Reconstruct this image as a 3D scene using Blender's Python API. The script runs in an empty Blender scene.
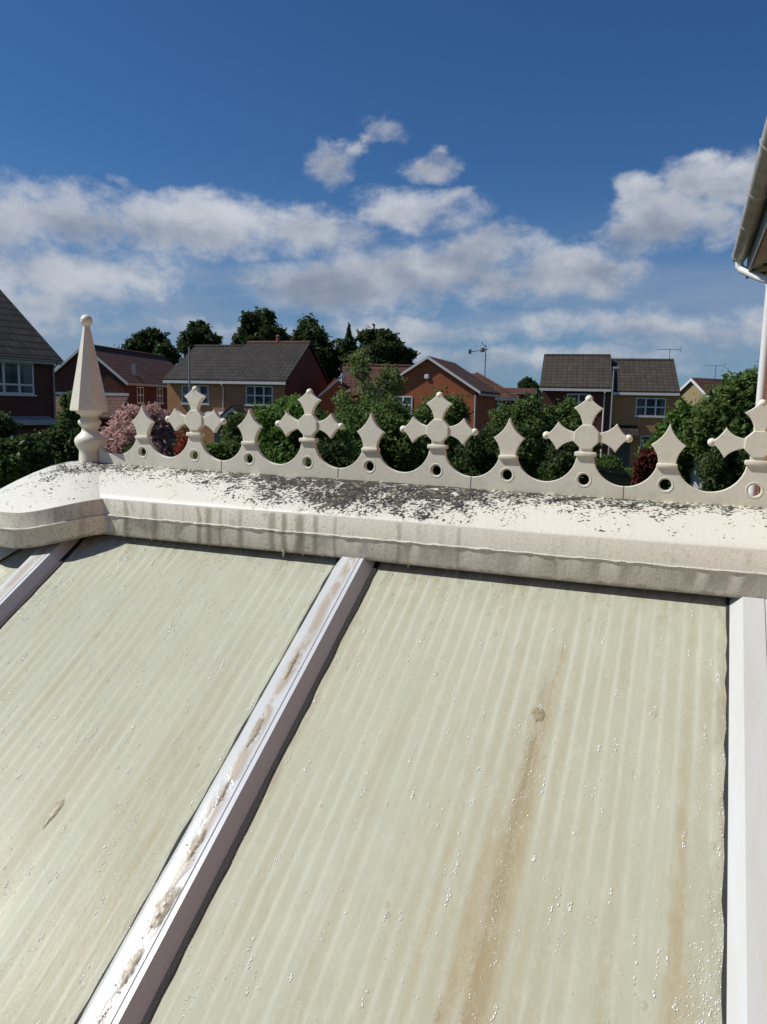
import bpy, bmesh, math, random
import numpy as np
from mathutils import Matrix, Vector

random.seed(7)
RAD = math.radians
PI = math.pi
sc = bpy.context.scene
COL = sc.collection
H = 3.3                                   # eye height of the photographer on the ladder (m)

# ------------------------------------------------------------------ camera
cam_d = bpy.data.cameras.new('camera')
cam = bpy.data.objects.new('camera', cam_d)
COL.objects.link(cam)
cam_d.sensor_fit = 'VERTICAL'
cam_d.sensor_height = 24.0
cam_d.lens = 24.0 * 768.0 / 1024.0
cam_d.clip_start = 0.02
cam_d.clip_end = 3000
CAM_M = Matrix.Rotation(RAD(21.64), 4, 'Z') @ Matrix.Rotation(RAD(90 - 7.90), 4, 'X') @ Matrix.Rotation(RAD(1.19), 4, 'Z')
cam.matrix_world = Matrix.Translation((0, 0, H)) @ CAM_M
sc.camera = cam

# ------------------------------------------------------------------ light
SUN = Vector((-0.63, -0.24, 0.74)).normalized()        # from the scene towards the sun
sun_el = math.asin(SUN.z)
sun_d = bpy.data.lights.new('sun', 'SUN')
sun_d.energy = 4.0
sun_d.angle = RAD(0.53)
sun_d.color = (1.0, 0.972, 0.905)
sun = bpy.data.objects.new('sun', sun_d)
COL.objects.link(sun)
sun.rotation_euler = SUN.to_track_quat('Z', 'Y').to_euler()
sc.view_settings.view_transform = 'Standard'
sc.view_settings.look = 'None'
sc.view_settings.exposure = 0.22
sc.view_settings.gamma = 1.0


def at(px, py, dist):
    """the world point that lies `dist` metres out (over the ground) in the direction of a photograph pixel"""
    v = CAM_M.to_3x3() @ Vector(((px - 383.5) / 768.0, (512 - py) / 768.0, -1.0))
    k = dist / math.hypot(v.x, v.y)
    return Vector((v.x * k, v.y * k, v.z * k + H))


def azel(px, py):
    v = (CAM_M.to_3x3() @ Vector(((px - 383.5) / 768.0, (512 - py) / 768.0, -1.0))).normalized()
    return math.atan2(v.x, v.y), math.asin(v.z)


# ------------------------------------------------------------------ node helper
class NT:
    def __init__(self, tree):
        self.t = tree
        self.t.nodes.clear()

    def n(self, typ, **kw):
        nd = self.t.nodes.new(typ)
        for k, v in kw.items():
            setattr(nd, k, v)
        return nd

    def put(self, sock, v):
        if v is None:
            return
        if hasattr(v, 'links'):
            self.t.links.new(v, sock)
        else:
            if sock.type == 'RGBA' and len(v) == 3:
                v = (*v, 1.0)
            sock.default_value = v

    def m(self, op, a, b=None, c=None, clamp=False):
        nd = self.n('ShaderNodeMath', operation=op, use_clamp=clamp)
        for i, v in enumerate((a, b, c)):
            self.put(nd.inputs[i], v)
        return nd.outputs[0]

    def vm(self, op, a, b=None):
        nd = self.n('ShaderNodeVectorMath', operation=op)
        self.put(nd.inputs[0], a)
        self.put(nd.inputs[1], b)
        return nd.outputs[0]

    def mix(self, fac, a, b):
        nd = self.n('ShaderNodeMix', data_type='RGBA')
        self.put(nd.inputs[0], fac)
        self.put(nd.inputs[6], a)
        self.put(nd.inputs[7], b)
        return nd.outputs[2]

    def noise(self, vec, scale, detail=4.0, rough=0.55, dist=0.0, out=0):
        nd = self.n('ShaderNodeTexNoise')
        self.put(nd.inputs['Vector'], vec)
        nd.inputs['Scale'].default_value = scale
        nd.inputs['Detail'].default_value = detail
        nd.inputs['Roughness'].default_value = rough
        nd.inputs['Distortion'].default_value = dist
        return nd.outputs[out]

    def smooth(self, v, lo, hi, a=0.0, b=1.0):
        nd = self.n('ShaderNodeMapRange', interpolation_type='SMOOTHSTEP')
        self.put(nd.inputs[0], v)
        nd.inputs[1].default_value = lo
        nd.inputs[2].default_value = hi
        nd.inputs[3].default_value = a
        nd.inputs[4].default_value = b
        return nd.outputs[0]

    def curve(self, v, pts):
        """piecewise-linear function of v through pts [(x, y)...]"""
        lo, hi = pts[0][0], pts[-1][0]
        mr = self.n('ShaderNodeMapRange')
        self.put(mr.inputs[0], v)
        mr.inputs[1].default_value = lo
        mr.inputs[2].default_value = hi
        cr = self.n('ShaderNodeValToRGB')
        el = cr.color_ramp.elements
        while len(el) > 1:
            el.remove(el[-1])
        for i, (x, y) in enumerate(pts):
            e = el[0] if i == 0 else el.new((x - lo) / (hi - lo))
            e.position = (x - lo) / (hi - lo)
            e.color = (y, y, y, 1)
        self.t.links.new(mr.outputs[0], cr.inputs[0])
        return cr.outputs[0]

    def sep(self, vec):
        nd = self.n('ShaderNodeSeparateXYZ')
        self.put(nd.inputs[0], vec)
        return nd.outputs

    def comb(self, x, y, z):
        nd = self.n('ShaderNodeCombineXYZ')
        for i, v in enumerate((x, y, z)):
            self.put(nd.inputs[i], v)
        return nd.outputs[0]

    def obj(self):
        return self.n('ShaderNodeTexCoord').outputs['Object']

    def bump(self, h, strength=0.3, dist=0.01, normal=None):
        nd = self.n('ShaderNodeBump')
        nd.inputs['Strength'].default_value = strength
        nd.inputs['Distance'].default_value = dist
        self.put(nd.inputs['Height'], h)
        if normal is not None:
            self.put(nd.inputs['Normal'], normal)
        return nd.outputs[0]

    def out(self, color, rough=0.6, normal=None, metallic=0.0, spec=0.5, coat=0.0, coat_rough=0.1, alpha=None,
            trans=None, sss=None):
        b = self.n('ShaderNodeBsdfPrincipled')
        self.put(b.inputs['Base Color'], color)
        self.put(b.inputs['Roughness'], rough)
        self.put(b.inputs['Metallic'], metallic)
        self.put(b.inputs['Specular IOR Level'], spec)
        self.put(b.inputs['Coat Weight'], coat)
        self.put(b.inputs['Coat Roughness'], coat_rough)
        if alpha is not None:
            self.put(b.inputs['Alpha'], alpha)
        if trans is not None:
            self.put(b.inputs['Transmission Weight'], trans)
        if normal is not None:
            self.put(b.inputs['Normal'], normal)
        o = self.n('ShaderNodeOutputMaterial')
        self.t.links.new(b.outputs[0], o.inputs[0])
        return b


def material(name):
    mt = bpy.data.materials.new(name)
    mt.use_nodes = True
    return mt, NT(mt.node_tree)


def plain(name, col, rough=0.6, var=0.12, scale=6.0, spec=0.5, bump=0.0, metallic=0.0):
    mt, t = material(name)
    o = t.obj()
    f = t.noise(o, scale, 5.0, 0.6)
    c = t.mix(f, tuple(v * (1 - var) for v in col), tuple(min(1, v * (1 + var)) for v in col))
    nm = t.bump(t.noise(o, scale * 8, 3.0), bump, 0.005) if bump else None
    t.out(c, rough, nm, metallic, spec)
    return mt


# ------------------------------------------------------------------ world: sky with clouds
world = bpy.data.worlds.new('World')
sc.world = world
world.use_nodes = True
w = NT(world.node_tree)
sky = w.n('ShaderNodeTexSky', sky_type='NISHITA')
sky.sun_disc = False
sky.sun_elevation = sun_el
sky.sun_rotation = math.atan2(SUN.x, SUN.y)
sky.altitude = 60
sky.air_density = 1.0
sky.dust_density = 0.15
sky.ozone_density = 2.2
STR = 0.075
d = w.n('ShaderNodeTexCoord').outputs['Generated']
dx, dy, dz = w.sep(d)[:]
az = w.m('ARCTAN2', dx, dy)
el = w.m('ARCSINE', dz)
# clouds: noise laid out over the directions of the sky, gathered into the cloud groups the day had
ang = w.comb(az, w.m('MULTIPLY', el, 1.45), 0.3)


def billow(vec, scale, detail):
    """puffy noise: rounded bulges with narrow creases between them"""
    n_ = w.noise(vec, scale, detail, 0.5, 0.0)
    return w.m('SUBTRACT', 1.0, w.m('MULTIPLY', w.m('ABSOLUTE', w.m('SUBTRACT', n_, 0.5)), 3.2))


fb1 = w.noise(ang, 6.0, 8.0, 0.60, 0.15)
pf = billow(w.vm('ADD', ang, (1.3, 0.4, 0.0)), 9.0, 6.0)
fb2 = w.noise(w.vm('ADD', ang, (3.1, 1.7, 0.0)), 26.0, 6.0, 0.62, 0.2)
soft = w.noise(w.vm('ADD', ang, (5.0, 2.0, 0.0)), 8.0, 3.0, 0.5, 0.2)
# cloud groups: centre and half-size (in degrees of the view, given as photograph pixels); weight; softness of the edge
CL = [(60, 214, 130, 36, 1.05), (190, 222, 120, 34, 1.05), (310, 232, 100, 30, 1.0), (0, 225, 90, 44, 1.0),
      (405, 214, 70, 24, 1.05), (445, 204, 34, 13, .8), (70, 275, 130, 40, 0.85), (20, 300, 90, 34, .8),
      (430, 274, 160, 36, 1.05), (330, 286, 90, 32, 1.0), (480, 250, 70, 26, 1.0), (560, 270, 80, 30, 1.05), (615, 268, 30, 14, .8),
      (692, 180, 46, 26, 1.0), (738, 184, 38, 28, .95), (640, 190, 26, 16, .85), (665, 220, 62, 30, 1.05), (620, 238, 34, 18, 0.95), (720, 220, 40, 28, .8),
      (332, 164, 28, 22, .85), (345, 150, 20, 12, .7), (385, 127, 28, 12, 0.70), (360, 134, 16, 9, .5), (428, 168, 29, 18, .88), (440, 153, 15, 12, .75),
      (272, 140, 14, 7, 0.32), (165, 168, 16, 8, 0.42), (120, 178, 25, 9, 0.55),
      (620, 326, 220, 20, 0.62), (430, 332, 190, 16, 0.52), (720, 332, 130, 20, 0.66), (230, 330, 140, 14, 0.45), (550, 360, 250, 18, 0.6),
      (-150, 230, 150, 50, 0.9), (-260, 300, 160, 60, 0.8), (930, 250, 110, 40, 1.0), (1050, 330, 200, 40, 0.8)]
# and clouds of the rest of the sky, as directions in degrees: azimuth, elevation, half-sizes
CL2 = [(60, 18, 16, 5, .9), (95, 12, 20, 6, .9), (140, 20, 18, 6, .9), (180, 14, 22, 6, .9), (-120, 16, 18, 6, .9),
       (-150, 24, 12, 5, .8), (-90, 10, 14, 5, .8)]
ells = []
for px, py, hx, hy, wt in CL:
    a0, e0 = azel(px, py)
    v = Vector(((px - 383.5) / 768.0, (512 - py) / 768.0, -1.0))
    s = 1.0 / v.length
    ells.append((a0, e0, hx / 768.0 * s / math.cos(e0) * (1.0 / max(.8, v.length) ** .3), hy / 768.0 * s, wt))
for a, e, ha, he, wt in CL2:
    ells.append((RAD(a), RAD(e), RAD(ha), RAD(he), wt))
warp = w.n('ShaderNodeTexNoise')
w.put(warp.inputs['Vector'], ang)
warp.inputs['Scale'].default_value = 13.0
warp.inputs['Detail'].default_value = 6.0
warp.inputs['Roughness'].default_value = 0.6
wc = w.sep(warp.outputs['Color'])
azw = w.m('ADD', az, w.m('MULTIPLY', w.m('SUBTRACT', wc[0], 0.5), 0.075))
elw = w.m('ADD', el, w.m('MULTIPLY', w.m('SUBTRACT', wc[1], 0.5), 0.050))
best = None
hgt = None
for a0, e0, ha, he, wt in ells:
    da = w.m('MULTIPLY', w.m('SUBTRACT', azw, a0), 1.0 / ha)
    de = w.m('MULTIPLY', w.m('SUBTRACT', elw, e0), 1.0 / he)
    r = w.m('SQRT', w.m('ADD', w.m('MULTIPLY', da, da), w.m('MULTIPLY', de, de)))
    mk = w.m('MULTIPLY', w.m('MAXIMUM', w.m('SUBTRACT', 1.30, r), 0.0), wt)
    hh = w.m('MULTIPLY', mk, de)
    best = mk if best is None else w.m('MAXIMUM', best, mk)
    hgt = hh if hgt is None else w.m('ADD', hgt, hh)
dens = w.m('ADD', best, w.m('ADD', w.m('MULTIPLY', w.m('SUBTRACT', fb1, 0.48), 2.0), w.m('ADD', w.m('MULTIPLY', w.m('SUBTRACT', pf, 0.72), 0.35), w.m('MULTIPLY', w.m('SUBTRACT', fb2, 0.5), 1.25))))
cover = w.smooth(dens, 0.10, 1.08)
cover = w.m('MULTIPLY', cover, w.smooth(best, 0.0, 0.40))
# sunlit tops and grey undersides, broken by soft bulges
lit = w.m('ADD', w.m('MULTIPLY', hgt, 0.40), w.m('MULTIPLY', w.m('SUBTRACT', pf, 0.70), 0.55))
lit = w.m('ADD', lit, w.m('MULTIPLY', w.m('SUBTRACT', soft, 0.5), 1.7))
lit = w.m('ADD', lit, w.m('MULTIPLY', w.m('SUBTRACT', fb2, 0.5), 0.95))
lit = w.m('ADD', lit, w.m('MULTIPLY', w.m('SUBTRACT', 1.0, w.smooth(dens, 0.3, 1.3)), 0.30))
lit = w.smooth(lit, -0.62, 0.80)
CLD = w.mix(lit, (0.195 / STR, 0.23 / STR, 0.30 / STR), (0.53 / STR, 0.55 / STR, 0.59 / STR))
lowhaze = w.smooth(el, -0.02, 0.30, 0.55, 0.0)
skyt = w.n('ShaderNodeMix', data_type='RGBA', blend_type='MULTIPLY')
skyt.inputs[0].default_value = 1.0
w.put(skyt.inputs[6], sky.outputs[0])
w.put(skyt.inputs[7], (0.30, 0.545, 0.82))
skyc = w.mix(lowhaze, skyt.outputs[2], (0.150 / STR, 0.235 / STR, 0.355 / STR))
# thin grey stratus low over the rooftops
stra = w.noise(w.comb(w.m('MULTIPLY', az, 1.0), w.m('MULTIPLY', el, 6.0), 5.0), 3.0, 7.0, 0.55, 0.3)
slay = w.m('MULTIPLY', w.smooth(stra, 0.34, 0.62), w.m('MULTIPLY', w.smooth(el, 0.01, 0.05), w.smooth(el, 0.11, 0.25, 1.0, 0.0)))
skyc = w.mix(w.m('MULTIPLY', slay, 0.5), skyc, w.mix(w.noise(ang, 9.0, 5.0), (0.19 / STR, 0.24 / STR, 0.34 / STR), (0.31 / STR, 0.35 / STR, 0.43 / STR)))
full = w.mix(w.m('MULTIPLY', cover, 0.90), skyc, CLD)
bg = w.n('ShaderNodeBackground')
w.put(bg.inputs[0], full)
bg.inputs[1].default_value = STR
wo = w.n('ShaderNodeOutputWorld')
w.t.links.new(bg.outputs[0], wo.inputs[0])


# ------------------------------------------------------------------ mesh helpers
def tag(o, label=None, cat=None, group=None, kind=None):
    for key, v in (('label', label), ('category', cat), ('group', group), ('kind', kind)):
        if v:
            o[key] = v
    return o


def thing(name, label, cat, loc=(0, 0, 0), rz=0.0, group=None):
    o = bpy.data.objects.new(name, None)
    o.empty_display_size = 0.1
    COL.objects.link(o)
    o.location = loc
    o.rotation_euler = (0, 0, rz)
    return tag(o, label, cat, group)


def link_mesh(name, me, mat, parent=None, smooth=None):
    if mat is not None:
        me.materials.append(mat)
    o = bpy.data.objects.new(name, me)
    COL.objects.link(o)
    if parent is not None:
        o.parent = parent
    if smooth is not None:
        me.polygons.foreach_set('use_smooth', [True] * len(me.polygons))
        if smooth < 179:
            me.set_sharp_from_angle(angle=RAD(smooth))
    return o


class MB:
    """collects shapes into ONE mesh"""

    def __init__(self):
        self.v, self.f = [], []

    def add(self, vs, fs):
        b = len(self.v)
        self.v += [tuple(p) for p in vs]
        self.f += [tuple(b + i for i in f) for f in fs]
        return self

    def box(self, x0, x1, y0, y1, z0, z1, M=None):
        vs = [Vector((x, y, z)) for z in (z0, z1) for y in (y0, y1) for x in (x0, x1)]
        if M is not None:
            vs = [M @ p for p in vs]
        return self.add(vs, [(0, 2, 3, 1), (4, 5, 7, 6), (0, 1, 5, 4), (2, 6, 7, 3), (0, 4, 6, 2), (1, 3, 7, 5)])

    def prism(self, prof, axis, a, b, cap=True):
        """closed 2-D profile (list of (p, q)) run along axis from a to b; x: (y,z), y: (x,z), z: (x,y)"""
        n = len(prof)

        def mk(p, q, s):
            return {'x': (s, p, q), 'y': (p, s, q), 'z': (p, q, s)}[axis]
        vs = [mk(p, q, a) for p, q in prof] + [mk(p, q, b) for p, q in prof]
        fs = [(i, (i + 1) % n, n + (i + 1) % n, n + i) for i in range(n)]
        if cap:
            fs += [tuple(range(n - 1, -1, -1)), tuple(range(n, 2 * n))]
        return self.add(vs, fs)

    def tube(self, pts, radii, seg=8, cap=True):
        pts = [Vector(p) for p in pts]
        if not hasattr(radii, '__len__'):
            radii = [radii] * len(pts)
        rings = []
        for i, p in enumerate(pts):
            t = (pts[min(i + 1, len(pts) - 1)] - pts[max(i - 1, 0)]).normalized()
            u = t.orthogonal().normalized() if i == 0 else (rings[-1][1] - t * rings[-1][1].dot(t)).normalized()
            rings.append((p, u, t.cross(u)))
        vs, fs = [], []
        for (p, u, q), r in zip(rings, radii):
            for j in range(seg):
                a = 2 * PI * j / seg
                vs.append(p + (u * math.cos(a) + q * math.sin(a)) * r)
        for i in range(len(pts) - 1):
            for j in range(seg):
                fs.append((i * seg + j, i * seg + (j + 1) % seg, (i + 1) * seg + (j + 1) % seg, (i + 1) * seg + j))
        if cap:
            fs.append(tuple(range(seg - 1, -1, -1)))
            fs.append(tuple(range((len(pts) - 1) * seg, len(pts) * seg)))
        return self.add(vs, fs)

    def lathe(self, prof, seg=32, c=(0, 0, 0), a0=0.0, cap=True):
        vs, fs = [], []
        for r, z in prof:
            for j in range(seg):
                a = a0 + 2 * PI * j / seg
                vs.append((c[0] + r * math.cos(a), c[1] + r * math.sin(a), c[2] + z))
        for i in range(len(prof) - 1):
            for j in range(seg):
                fs.append((i * seg + j, i * seg + (j + 1) % seg, (i + 1) * seg + (j + 1) % seg, (i + 1) * seg + j))
        if cap:
            fs.append(tuple(range(seg - 1, -1, -1)))
            fs.append(tuple(range((len(prof) - 1) * seg, len(prof) * seg)))
        return self.add(vs, fs)

    def build(self, name, mat, parent=None, smooth=None, bevel=0.0, fix=True):
        me = bpy.data.meshes.new(name)
        me.from_pydata(self.v, [], self.f)
        if fix or bevel:
            bm = bmesh.new()
            bm.from_mesh(me)
            bmesh.ops.recalc_face_normals(bm, faces=bm.faces)
            if bevel:
                ed = [e for e in bm.edges if len(e.link_faces) == 2 and e.calc_face_angle() > 0.6]
                bmesh.ops.bevel(bm, geom=ed, offset=bevel, segments=2, affect='EDGES', profile=0.5)
            bm.to_mesh(me)
            bm.free()
        me.update()
        return link_mesh(name, me, mat, parent, smooth)


def curve_plate(loops, half, bev, origin, ysign=1):
    """mesh of a flat plate: 2-D loops (x, z), holes included, thickened both ways about y=0 with rounded edges"""
    cu = bpy.data.curves.new('plate', 'CURVE')
    cu.dimensions = '2D'
    cu.fill_mode = 'BOTH'
    cu.extrude = max(1e-4, half - bev)
    cu.bevel_depth = bev
    cu.bevel_resolution = 2
    cu.offset = -bev
    for lp in loops:
        sp = cu.splines.new('POLY')
        sp.points.add(len(lp) - 1)
        for p, (x, z) in zip(sp.points, lp):
            p.co = (x, z, 0, 1)
        sp.use_cyclic_u = True
    o = bpy.data.objects.new('plate', cu)
    COL.objects.link(o)
    me = bpy.data.meshes.new_from_object(o)
    bpy.data.objects.remove(o)
    bpy.data.curves.remove(cu)
    me.transform(Matrix.Translation(origin) @ Matrix.Rotation(PI / 2, 4, 'X'))
    return me


# ------------------------------------------------------------------ materials of the conservatory
def mat_panel():
    mt, t = material('polycarbonate_sheet')
    o = t.obj()
    x, y, z = t.sep(o)[:]
    # flutes 24.5 mm apart: the walls between them show as thin pale lines
    P_ = 0.0245
    ph = t.m('FRACT', t.m('DIVIDE', x, P_))
    dline = t.m('ABSOLUTE', t.m('SUBTRACT', ph, 0.5))
    rib = t.smooth(t.m('ADD', dline, t.m('MULTIPLY', t.m('SUBTRACT', t.noise(t.comb(x, t.m('MULTIPLY', y, .3), 8.0), 45.0, 4.0, .6), .5), .10)), 0.0, 0.24, 1.0, 0.0)
    halo = t.smooth(dline, 0.10, 0.5, 0.0, 1.0)
    cell = t.m('FLOOR', t.m('ADD', t.m('DIVIDE', x, P_), 0.5))
    base = t.mix(t.noise(o, 2.0, 4.0, 0.6), (0.412, 0.432, 0.330), (0.478, 0.494, 0.400))
    # algae lives inside the flutes: each flute is tinted along its own length
    a1 = t.noise(t.comb(t.m('MULTIPLY', cell, 5.137), t.m('MULTIPLY', y, 1.0), 0.0), 1.6, 3.0, 0.55)
    zone = t.noise(t.comb(t.m('MULTIPLY', x, 1.0), t.m('MULTIPLY', y, 0.25), 6.0), 5.0, 3.0, 0.5)
    alg = t.m('MULTIPLY', t.smooth(a1, 0.40, 0.70), t.smooth(zone, 0.36, 0.66, 0.25, 1.0))
    base = t.mix(t.m('MULTIPLY', t.m('MULTIPLY', alg, halo), 0.48), base, (0.385, 0.320, 0.185))
    # grime on the outside, in long soft runs down the slope
    lng = t.comb(x, t.m('MULTIPLY', y, 0.09), 0.0)
    s1 = t.noise(lng, 15.0, 5.0, 0.62, 0.3)
    run = t.m('MULTIPLY', t.smooth(s1, 0.47, 0.74), t.smooth(t.noise(t.vm('ADD', o, (2.0, 5.0, 0.0)), 2.6, 3.0, 0.5), 0.30, 0.65))
    base = t.mix(t.m('MULTIPLY', run, 0.38), base, (0.36, 0.295, 0.17))
    broad = t.smooth(zone, 0.46, 0.70)
    base = t.mix(t.m('MULTIPLY', broad, 0.20), base, (0.430, 0.375, 0.255))
    linevis = t.smooth(t.noise(t.comb(x, t.m('MULTIPLY', y, 0.6), 4.0), 4.0, 3.0), 0.36, 0.62, 0.12, 1.0)
    base = t.mix(t.m('MULTIPLY', t.m('MULTIPLY', rib, linevis), 0.52), base, (0.570, 0.590, 0.490))
    # the heavy tan run below the blister, a fainter one near the right-hand bar, others
    w1 = t.m('MULTIPLY', t.m('SUBTRACT', t.noise(t.comb(0.0, y, 0.0), 9.0, 4.0), 0.5), 0.016)
    w2 = t.m('MULTIPLY', t.m('SUBTRACT', t.noise(t.comb(x, t.m('MULTIPLY', y, 0.4), 2.0), 60.0, 4.0, 0.6), 0.5), 0.016)
    xs = t.m('ADD', x, t.m('ADD', w1, w2))
    brk = t.smooth(t.noise(t.comb(x, t.m('MULTIPLY', y, 0.25), 9.0), 60.0, 5.0, 0.68), 0.30, 0.62, 0.30, 1.0)
    for u0, wd, y0, y1, amt, c in STAINS:
        dd = t.m('ABSOLUTE', t.m('SUBTRACT', xs, u0))
        dd = t.m('MULTIPLY', dd, t.smooth(y, -0.05, 0.50, 0.70, 1.35))
        core = t.smooth(t.m('DIVIDE', dd, wd), 0.10, 1.2, 1.0, 0.0)
        dn = t.smooth(y, y0, y1, 1.0, 0.0)
        base = t.mix(t.m('MULTIPLY', t.m('MULTIPLY', core, dn), t.m('MULTIPLY', brk, amt)), base, c)
    # wet film: fine mottling drawn out down the slope
    mo = t.noise(t.comb(x, t.m('MULTIPLY', y, 0.28), 12.0), 70.0, 5.0, 0.68, 0.5)
    base = t.mix(t.m('MULTIPLY', t.smooth(mo, 0.50, 0.68), 0.16), base, (0.330, 0.315, 0.225))
    base = t.mix(t.m('MULTIPLY', t.smooth(mo, 0.30, 0.46, 1.0, 0.0), 0.22), base, (0.600, 0.605, 0.520))
    # dirt that gathers along the bars and under the ridge
    edge = None
    for xb in (-1.345, -0.652, -0.586, 0.083):
        e_ = t.smooth(t.m('ABSOLUTE', t.m('SUBTRACT', x, xb)), 0.0, 0.045, 1.0, 0.0)
        edge = e_ if edge is None else t.m('MAXIMUM', edge, e_)
    edge = t.m('MAXIMUM', edge, t.smooth(y, 0.66, 0.80))
    en = t.smooth(t.noise(t.comb(x, t.m('MULTIPLY', y, 0.35), 1.0), 38.0, 5.0, 0.65, 0.4), 0.42, 0.68)
    base = t.mix(t.m('MULTIPLY', t.m('MULTIPLY', edge, en), 0.60), base, (0.265, 0.225, 0.145))
    # fine grit, thicker in the dirty zones
    grit = t.smooth(t.noise(o, 210.0, 2.0, 0.6), 0.69, 0.745)
    base = t.mix(t.m('MULTIPLY', grit, t.m('ADD', 0.10, t.m('MULTIPLY', t.m('MAXIMUM', broad, edge), 0.5))), base, (0.19, 0.155, 0.10))
    # dried water marks
    wm = t.noise(t.comb(x, t.m('MULTIPLY', y, 0.5), 0.0), 36.0, 5.0, 0.6, 1.2)
    wmk = t.smooth(t.m('ABSOLUTE', t.m('SUBTRACT', wm, 0.5)), 0.0, 0.022, 1.0, 0.0)
    base = t.mix(t.m('MULTIPLY', wmk, t.m('MULTIPLY', zone, 0.32)), base, (0.60, 0.59, 0.50))
    rip = t.noise(t.comb(x, t.m('MULTIPLY', y, 0.22), 0.0), 75.0, 4.0, 0.6, 0.6)
    drop = t.noise(o, 150.0, 2.0, 0.5)
    nm = t.bump(t.m('ADD', t.m('MULTIPLY', rip, 0.7), t.m('MULTIPLY', drop, 0.35)), 0.14, 0.003)
    nm = t.bump(rib, 0.10, 0.001, nm)
    rg = t.smooth(t.noise(lng, 9.0, 3.0), 0.3, 0.7, 0.26, 0.38)
    t.out(base, rg, nm, 0.0, 0.035)
    return mt


STREAK, TAN = (0.225, 0.178, 0.105), (0.365, 0.305, 0.185)
# across the ridge, half-width, faded out from y0 up to y1 (local metres up the slope), strength, colour
STAINS = ((-0.1905, 0.013, 0.36, 0.66, 0.85, STREAK), (-0.197, 0.040, 0.10, 0.74, 0.80, TAN), (-0.181, 0.011, 0.58, 0.76, 0.80, TAN),
          (-0.223, 0.009, 0.10, 0.47, 0.55, TAN), (0.025, 0.013, 0.25, 0.60, 0.60, TAN), (0.034, 0.030, 0.05, 0.63, 0.50, TAN),
          (-0.054, 0.012, 0.05, 0.40, 0.50, TAN), (-0.13, 0.02, 0.0, 0.42, 0.35, TAN), (-0.40, 0.014, 0.0, 0.37, 0.35, TAN),
          (-0.75, 0.06, 0.26, 0.72, .35, TAN), (-0.70, 0.03, 0.1, 0.5, .35, TAN), (-0.915, 0.05, 0.1, 0.5, .40, TAN), (-0.62, 0.03, 0.2, 0.7, .3, TAN))


def mat_upvc(name, dirt=0.5, base=(0.58, 0.60, 0.60)):
    mt, t = material(name)
    o = t.obj()
    x, y, z = t.sep(o)[:]
    st = t.comb(x, t.m('MULTIPLY', y, 0.18), t.m('MULTIPLY', z, 1.0))
    g = t.smooth(t.noise(st, 24.0, 5.0, 0.65, 0.5), 0.42, 0.75)
    c = t.mix(t.m('MULTIPLY', g, dirt), base, (0.46, 0.42, 0.35))
    g2 = t.smooth(t.noise(o, 160.0, 3.0, 0.6), 0.66, 0.76)
    c = t.mix(t.m('MULTIPLY', g2, 0.45 * dirt), c, (0.25, 0.22, 0.18))
    nm = t.bump(t.noise(st, 60.0, 4.0), 0.10, 0.003)
    t.out(c, t.smooth(g, 0, 1, 0.28, 0.5), nm, 0, 0.5)
    return mt


def mat_bar():
    """bar cap: white upvc, with suds that dried tan along the middle of the top"""
    mt, t = material('bar_cap_upvc')
    o = t.obj()
    x, y, z = t.sep(o)[:]
    c = (0.575, 0.605, 0.625)
    wig = t.m('MULTIPLY', t.m('SUBTRACT', t.noise(t.comb(0.0, y, x), 7.0, 3.0), 0.5), 0.02)
    mid = t.smooth(t.m('ABSOLUTE', t.m('ADD', t.m('ADD', x, 0.003), wig)), 0.003, 0.016, 1.0, 0.0)
    ch = t.noise(t.comb(x, t.m('MULTIPLY', y, 0.55), 3.0), 30.0, 4.0, 0.6, 0.5)
    ch = t.smooth(ch, 0.36, 0.56)
    top = t.smooth(z, 0.0205, 0.0218)
    amt = t.m('MULTIPLY', t.m('MULTIPLY', mid, ch), t.m('MULTIPLY', top, 0.85))
    film = t.smooth(t.noise(t.comb(x, t.m('MULTIPLY', y, 0.2), 0.0), 40.0, 4.0, 0.6), 0.45, 0.75)
    c = t.mix(t.m('MULTIPLY', t.m('MULTIPLY', film, top), 0.35), c, (0.55, 0.52, 0.47))
    c = t.mix(amt, c, (0.40, 0.33, 0.24))
    
    sp = t.smooth(t.noise(o, 220.0, 2.0), 0.66, 0.74)
    c = t.mix(t.m('MULTIPLY', sp, 0.35), c, (0.2, 0.17, 0.13))
    nm = t.bump(t.m('ADD', t.m('MULTIPLY', amt, 0.6), t.m('MULTIPLY', t.noise(o, 300.0, 2.0), 0.1)), 0.35, 0.003)
    t.out(c, 0.3, nm, 0, 0.5, 0.2, 0.08)
    return mt


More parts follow.
